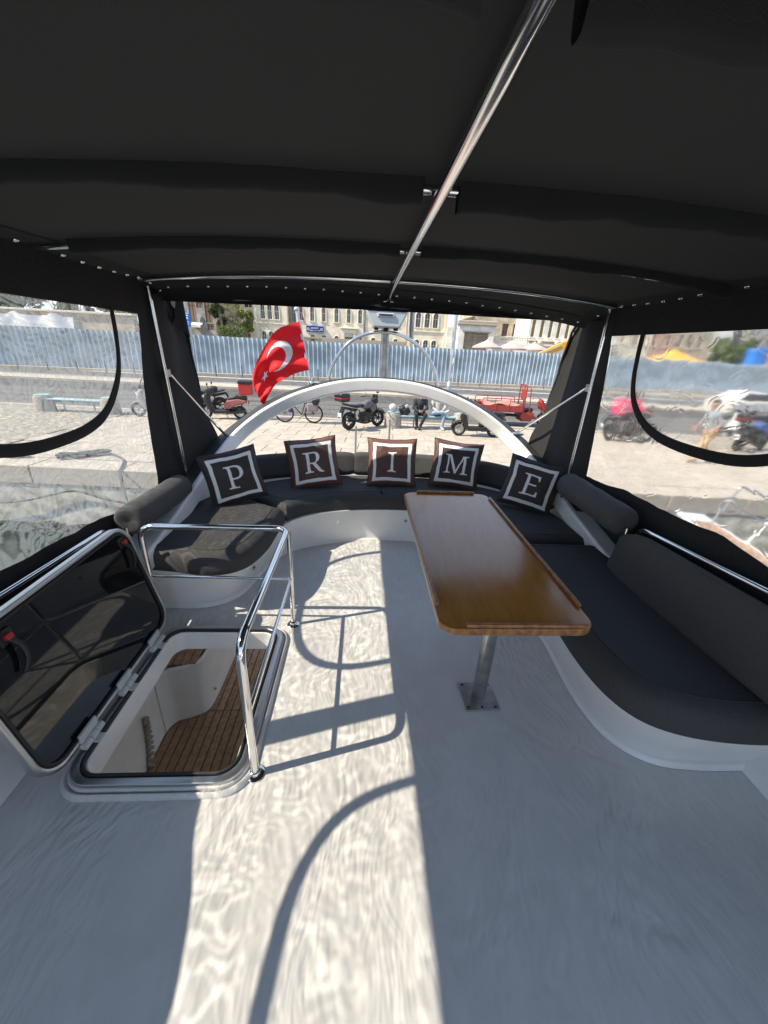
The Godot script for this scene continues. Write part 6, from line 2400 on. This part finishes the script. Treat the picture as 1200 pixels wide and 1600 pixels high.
func cargo_trike() -> void:
	var red := mat(0.26, 0.034, 0.028, 0.45)
	var t := thing("cargo_tricycle", "red three wheeled cargo motorcycle with railed load bed", "tricycle", Vector3(6.1, G, -16.0), 0.0)
	wheel(t, Vector3(-0.75, 0.27, 0.5), 0.27, 0.13, 6, M.steel)
	wheel(t, Vector3(-0.75, 0.27, -0.5), 0.27, 0.13, 6, M.steel)
	wheel(t, Vector3(1.45, 0.29, 0), 0.29, 0.11, 6, M.steel)
	var b := B.new()
	b.box(Vector3(-0.55, 0.62, 0), Vector3(1.75, 0.06, 1.1), 0.01)
	for s in [-1.0, 1.0]:
		b.box(Vector3(-0.55, 0.74, 0.54 * s), Vector3(1.75, 0.20, 0.03), 0.006)
		for k in 4:
			b.box(Vector3(-1.35 + 0.53 * k, 0.76, 0.56 * s), Vector3(0.06, 0.26, 0.03), 0.006)
	b.box(Vector3(-1.42, 0.74, 0), Vector3(0.03, 0.20, 1.1), 0.006)
	b.box(Vector3(0.32, 0.74, 0), Vector3(0.03, 0.20, 1.1), 0.006)
	obj("load_bed", b, red, t)
	b = B.new()
	for s in [-1.0, 1.0]:
		b.tube(bend([Vector3(-1.4, 0.84, 0.54 * s), Vector3(-1.36, 1.10, 0.54 * s), Vector3(0.30, 1.10, 0.54 * s), Vector3(0.32, 0.84, 0.54 * s)], 0.08), 0.018, 8)
		for k in 2:
			b.bar(Vector3(-0.85 + 0.6 * k, 0.84, 0.54 * s), Vector3(-0.85 + 0.6 * k, 1.10, 0.54 * s), 0.014)
	obj("bed_rail", b, red, t)
	b = B.new()
	b.grid(20, 12, func(u, w): return Vector3(-1.3 + 1.5 * u, 0.86 + 0.05 * sin(u * 9 + w * 4) + 0.06 * sin(w * PI), -0.45 + 0.9 * w))
	obj("folded_cover", b, mat(0.55, 0.22, 0.18, 0.8), t)
	b = B.new()
	b.tube(bend([Vector3(0.42, 0.6, 0.35), Vector3(0.40, 1.62, 0.33), Vector3(0.40, 1.62, -0.33), Vector3(0.42, 0.6, -0.35)], 0.08), 0.028, 8)
	b.tube(bend([Vector3(0.66, 0.6, 0.35), Vector3(0.58, 1.55, 0.33), Vector3(0.58, 1.55, -0.33), Vector3(0.66, 0.6, -0.35)], 0.08), 0.022, 8)
	b.box(Vector3(0.46, 1.25, 0), Vector3(0.05, 0.4, 0.5), 0.02)
	obj("seat_back_frame", b, red, t)
	b = B.new()
	b.prism(pv([[0.36, 0.60], [0.86, 0.60], [0.92, 0.42], [0.80, 0.22], [0.42, 0.22], [0.30, 0.40]]), -0.36, 0.36, 0.05)
	b.prism(pv([[0.86, 0.32], [1.2, 0.30], [1.2, 0.36], [0.86, 0.40]]), -0.3, 0.3, 0.02)
	obj("engine_cover", b, red, t)
	b = B.new()
	b.box(Vector3(0.62, 0.68, 0), Vector3(0.44, 0.13, 0.62), 0.05, 3)
	obj("seat", b, M.black, t)
	b = B.new()
	b.bar(Vector3(-1.3, 0.45, 0.3), Vector3(1.0, 0.38, 0.12), 0.035)
	b.bar(Vector3(-1.3, 0.45, -0.3), Vector3(1.0, 0.38, -0.12), 0.035)
	b.bar(Vector3(-0.75, 0.27, -0.5), Vector3(-0.75, 0.27, 0.5), 0.04)
	obj("chassis", b, M.black, t)
	b = B.new()
	for s in [-1.0, 1.0]:
		b.bar(Vector3(1.22, 1.0, 0.08 * s), Vector3(1.45, 0.29, 0.08 * s), 0.026)
	b.tube(bend([Vector3(0.98, 1.06, -0.4), Vector3(1.18, 1.1, -0.15), Vector3(1.18, 1.1, 0.15), Vector3(0.98, 1.06, 0.4)], 0.05), 0.017, 8)
	obj("fork", b, M.steel, t)
	b = B.new()
	b.prism(pv([[1.2, 1.1], [1.36, 0.98], [1.5, 0.70], [1.78, 0.42], [1.74, 0.38], [1.45, 0.60], [1.22, 0.70], [1.14, 0.9]]), -0.17, 0.17, 0.04)
	obj("front_fairing", b, M.redplastic, t)
	b = B.new()
	b.ball(Vector3(1.42, 0.94, 0), Vector3(0.07, 0.08, 0.1), 12, 8)
	obj("headlight", b, M.chrome, t)

func white_car() -> void:
	var t := thing("white_car", "white car on the road beyond the walking man, seen through the right window", "car", Vector3(22.0, G, -21.5), 0.05)
	var b := B.new()
	b.prism(pv([[-2.1, 0.35], [2.1, 0.35], [2.15, 0.7], [1.9, 0.86], [1.1, 0.95], [-1.6, 1.0], [-2.12, 0.85]]), -0.85, 0.85, 0.12)
	obj("body", b, M.whitepaint, t)
	b = B.new()
	b.prism(pv([[1.15, 0.93], [0.35, 1.42], [-1.0, 1.45], [-1.75, 0.98]]), -0.7, 0.7, 0.1)
	var c := obj("cabin", b, M.whitepaint, t)
	for s in [-1.0, 1.0]:
		b = B.new()
		b.prism(pv([[0.95, 0.98], [0.32, 1.36], [-0.95, 1.39], [-1.5, 1.02]]), 0.69 * s, 0.715 * s, 0.004)
		obj("side_window", b, M.pane, c)
	b = B.new()
	b.quad(Vector3(1.13, 0.97, 0.55), Vector3(0.42, 1.41, 0.5), Vector3(0.42, 1.41, -0.5), Vector3(1.13, 0.97, -0.55))
	obj("windscreen", b, M.pane, c)
	for p in [Vector3(1.35, 0.33, 0.75), Vector3(-1.3, 0.33, 0.75), Vector3(1.35, 0.33, -0.75), Vector3(-1.3, 0.33, -0.75)]:
		wheel(t, p, 0.33, 0.2, 6, M.steel)
	for s in [-1.0, 1.0]:
		b = B.new()
		b.box(Vector3(2.08, 0.68, 0.6 * s), Vector3(0.1, 0.12, 0.36), 0.03)
		obj("headlight", b, M.chrome, t)

# ---------------------------------------------------------------- people
func hand(b: B, w: Vector3, d: Vector3, palm: Vector3, curl: float) -> void:
	d = d.normalized()
	var s := palm.cross(d).normalized()
	palm = d.cross(s).normalized()
	var bones := [[w, w + d * 0.045, 0.026, 0.03], [w + d * 0.045 + s * 0.022, w + d * 0.085 + s * 0.026, 0.018, 0.016], [w + d * 0.045 - s * 0.022, w + d * 0.085 - s * 0.026, 0.018, 0.016]]
	for k in 4:
		var p := w + d * 0.088 + s * (0.030 - 0.020 * k)
		var L: float = [0.068, 0.078, 0.074, 0.058][k] / 3.0
		var dir := d
		for j in 3:
			dir = (dir + palm * curl * (0.6 + 0.3 * j)).normalized()
			bones.append([p, p + dir * L * 1.15, 0.0095 - 0.0008 * j, 0.009 - 0.0008 * j])
			p += dir * L * 1.15
	var th := w + d * 0.03 + s * 0.03
	var td := (d * 0.7 + s * 0.7 + palm * 0.3).normalized()
	bones.append([th, th + td * 0.04, 0.014, 0.011])
	bones.append([th + td * 0.04, th + td * 0.04 + (td + d + palm * 0.4).normalized() * 0.035, 0.011, 0.009])
	flesh(b, bones, 0.006, 0.006)

# J: joints in the figure's own axes (x to its left, y up, z forward)
func person(label: String, at: Vector3, turn: float, J: Dictionary, top: Material, legs: Material, shoes: Material, hair: Material, short_sleeve := false) -> Node3D:
	var t := thing("person", label, "person", at, turn)
	var b := B.new()
	var h: Vector3 = J.hed
	var f: Vector3 = J.get("face", Vector3(0, 0, 1)).normalized()
	var u: Vector3 = (Vector3.UP - f * f.y).normalized()
	var sd := u.cross(f)
	var body := [[J.pel, J.che, 0.10, 0.12], [J.che, J.nec, 0.12, 0.055], [J.nec, h - u * 0.05, 0.052, 0.05]]
	for s in ["l", "r"]:
		body += [[J.che, J["s" + s], 0.09, 0.06], [J["s" + s], J["e" + s], 0.05, 0.04], [J["e" + s], J["w" + s], 0.04, 0.026], [J.pel, J["h" + s], 0.1, 0.09], [J["h" + s], J["k" + s], 0.08, 0.052], [J["k" + s], J["a" + s], 0.05, 0.036], [J["a" + s], J["t" + s], 0.036, 0.03]]
	flesh(b, body, 0.026, 0.04)
	flesh(b, [[h + u * 0.035 - f * 0.02, h + u * 0.035 + f * 0.015, 0.088, 0.078], [h - u * 0.02 + f * 0.02, h - u * 0.085 + f * 0.06, 0.066, 0.035], [h + f * 0.09 + u * 0.0, h + f * 0.118 - u * 0.025, 0.012, 0.016], [h + sd * 0.083 - u * 0.005, h + sd * 0.086 + u * 0.025, 0.014, 0.018], [h - sd * 0.083 - u * 0.005, h - sd * 0.086 + u * 0.025, 0.014, 0.018], [h - sd * 0.022 + f * 0.094 - u * 0.056, h + sd * 0.022 + f * 0.094 - u * 0.056, 0.009, 0.009]], 0.011, 0.018)
	for s in ["l", "r"]:
		var e: Vector3 = J["e" + s]
		var w: Vector3 = J["w" + s]
		hand(b, w, J.get("d" + s, w - e), J.get("p" + s, Vector3(0, -0.3, 1)), 0.45)
	obj("body", b, M.skin, t)
	b = B.new()
	for s in [-1.0, 1.0]:
		b.ball(h + f * 0.078 + sd * 0.032 * s + u * 0.012, Vector3.ONE * 0.013, 8, 6)
	obj("eyes", b, M.black, t)
	b = B.new()
	var jac := [[J.pel + Vector3(0, 0.02, 0), J.che, 0.135, 0.148], [J.che, J.nec, 0.14, 0.07]]
	for s in ["l", "r"]:
		jac += [[J.che, J["s" + s], 0.11, 0.075], [J["s" + s], J["e" + s], 0.07, 0.055]]
		if not short_sleeve:
			jac.append([J["e" + s], J["w" + s], 0.054, 0.038])
	flesh(b, jac, 0.024, 0.04)
	obj("jacket" if not short_sleeve else "shirt", b, top, t)
	b = B.new()
	var tr := [[J.hl, J.hr, 0.118, 0.118]]
	for s in ["l", "r"]:
		tr += [[J["h" + s], J["k" + s], 0.098, 0.070], [J["k" + s], J["a" + s], 0.068, 0.054]]
	flesh(b, tr, 0.024, 0.025)
	obj("trousers", b, legs, t)
	b = B.new()
	for s in ["l", "r"]:
		var a: Vector3 = J["a" + s]
		var d: Vector3 = J["t" + s] - a
		flesh(b, [[a - d * 0.25 - Vector3(0, 0.02, 0), a + d, 0.05, 0.038]], 0.016, 0.02)
	obj("shoes", b, shoes, t)
	b = B.new()
	flesh(b, [[h + u * 0.055 - f * 0.035, h + u * 0.07 + f * 0.005, 0.092, 0.078], [h + u * 0.02 - f * 0.06, h - u * 0.03 - f * 0.06, 0.06, 0.045]], 0.012, 0.02)
	obj("hair", b, hair, t)
	return t

func build_people() -> void:
	var dark := mat(0.025, 0.027, 0.032, 0.85)
	person("person in dark jacket and black trousers sitting on the bench looking down", Vector3(2.15, G, -14.72), 0.0, {
		"pel": Vector3(0, 0.56, 0), "che": Vector3(0, 0.90, 0.07), "nec": Vector3(0, 1.06, 0.11), "hed": Vector3(0, 1.17, 0.16), "face": Vector3(0.1, -0.45, 1),
		"sl": Vector3(0.19, 0.98, 0.08), "el": Vector3(0.25, 0.74, 0.16), "wl": Vector3(0.07, 0.64, 0.36), "dl": Vector3(-0.8, 0.1, 0.4), "pl": Vector3(0, 0.8, -0.5),
		"sr": Vector3(-0.19, 0.98, 0.08), "er": Vector3(-0.25, 0.74, 0.16), "wr": Vector3(-0.07, 0.62, 0.36), "dr": Vector3(0.8, 0.1, 0.4), "pr": Vector3(0, 0.8, -0.5),
		"hl": Vector3(0.1, 0.55, 0.02), "kl": Vector3(0.17, 0.52, 0.46), "al": Vector3(-0.02, 0.09, 0.50), "tl": Vector3(-0.06, 0.04, 0.64),
		"hr": Vector3(-0.1, 0.55, 0.02), "kr": Vector3(-0.17, 0.52, 0.46), "ar": Vector3(-0.12, 0.09, 0.40), "tr": Vector3(-0.18, 0.04, 0.53)}, dark, mat(0.014, 0.014, 0.015, 0.85), M.black, M.hair)
	person("person in pale jeans sitting cross-legged on the bench, upper body behind the arch", Vector3(2.85, G, -14.75), 0.1, {
		"pel": Vector3(0, 0.56, 0), "che": Vector3(0, 0.92, -0.02), "nec": Vector3(0, 1.08, 0.0), "hed": Vector3(0, 1.21, 0.03), "face": Vector3(-0.3, -0.2, 1),
		"sl": Vector3(0.19, 1.0, -0.02), "el": Vector3(0.25, 0.76, 0.08), "wl": Vector3(0.1, 0.70, 0.30), "dl": Vector3(-0.5, 0, 0.6), "pl": Vector3(0, -1, 0.2),
		"sr": Vector3(-0.19, 1.0, -0.02), "er": Vector3(-0.26, 0.76, 0.06), "wr": Vector3(-0.14, 0.68, 0.28), "dr": Vector3(0.4, 0, 0.7), "pr": Vector3(0, -1, 0.2),
		"hl": Vector3(0.1, 0.55, 0.02), "kl": Vector3(0.12, 0.52, 0.46), "al": Vector3(0.08, 0.09, 0.46), "tl": Vector3(0.10, 0.04, 0.60),
		"hr": Vector3(-0.1, 0.56, 0.02), "kr": Vector3(-0.26, 0.62, 0.42), "ar": Vector3(0.12, 0.66, 0.52), "tr": Vector3(0.22, 0.72, 0.60)}, mat(0.42, 0.40, 0.36, 0.85), mat(0.22, 0.32, 0.45, 0.85), mat(0.5, 0.5, 0.5, 0.7), M.hair)
	person("person in a grey T-shirt and khaki trousers walking along the quay", Vector3(10.05, G, -10.62), -PI / 2 - 0.15, {
		"pel": Vector3(0, 0.98, 0), "che": Vector3(0, 1.36, 0.08), "nec": Vector3(0, 1.54, 0.12), "hed": Vector3(0, 1.68, 0.17), "face": Vector3(0.0, -0.25, 1),
		"sl": Vector3(0.20, 1.47, 0.09), "el": Vector3(0.27, 1.18, -0.02), "wl": Vector3(0.22, 0.98, 0.16), "pl": Vector3(-1, 0, 0.2),
		"sr": Vector3(-0.20, 1.47, 0.09), "er": Vector3(-0.26, 1.17, 0.16), "wr": Vector3(-0.20, 1.02, 0.36), "pr": Vector3(1, 0, 0.2),
		"hl": Vector3(0.1, 0.95, 0), "kl": Vector3(0.11, 0.53, 0.22), "al": Vector3(0.11, 0.10, 0.30), "tl": Vector3(0.12, 0.06, 0.46),
		"hr": Vector3(-0.1, 0.95, 0), "kr": Vector3(-0.11, 0.52, -0.04), "ar": Vector3(-0.11, 0.16, -0.36), "tr": Vector3(-0.11, 0.05, -0.24)}, mat(0.22, 0.25, 0.28, 0.85), mat(0.42, 0.28, 0.15, 0.85), mat(0.30, 0.18, 0.16, 0.7), M.hair, true)
	var pink := mat(0.62, 0.02, 0.11, 0.7)
	person("delivery rider in a bright pink jacket sitting on the silver motorcycle", Vector3(9.45, G, -13.5), PI / 2, {
		"pel": Vector3(0, 0.93, -0.1), "che": Vector3(0, 1.28, 0.02), "nec": Vector3(0, 1.44, 0.07), "hed": Vector3(0, 1.58, 0.12), "face": Vector3(0, -0.1, 1),
		"sl": Vector3(0.2, 1.38, 0.05), "el": Vector3(0.28, 1.15, 0.22), "wl": Vector3(0.30, 1.10, 0.42), "pl": Vector3(0, -1, 0),
		"sr": Vector3(-0.2, 1.38, 0.05), "er": Vector3(-0.28, 1.15, 0.22), "wr": Vector3(-0.30, 1.10, 0.42), "pr": Vector3(0, -1, 0),
		"hl": Vector3(0.12, 0.93, -0.06), "kl": Vector3(0.22, 0.64, 0.32), "al": Vector3(0.25, 0.12, 0.10), "tl": Vector3(0.27, 0.05, 0.26),
		"hr": Vector3(-0.12, 0.93, -0.06), "kr": Vector3(-0.22, 0.64, 0.32), "ar": Vector3(-0.25, 0.12, 0.10), "tr": Vector3(-0.27, 0.05, 0.26)}, pink, dark, M.black, M.blackgloss)
	var t := thing("delivery_bag", "bright pink square delivery backpack on the rider's back", "bag", Vector3(9.12, G + 1.22, -13.5), 0)
	var b := B.new()
	b.box(Vector3.ZERO, Vector3(0.38, 0.46, 0.46), 0.04, 2)
	obj("bag", b, pink, t)
	b = B.new()
	b.box(Vector3(0, -0.15, 0.232), Vector3(0.34, 0.05, 0.006))
	b.box(Vector3(-0.192, 0.08, 0), Vector3(0.006, 0.16, 0.2))
	b.box(Vector3(0.0, 0.06, 0.232), Vector3(0.16, 0.16, 0.006))
	obj("white_marking", b, M.whitepaint, t)
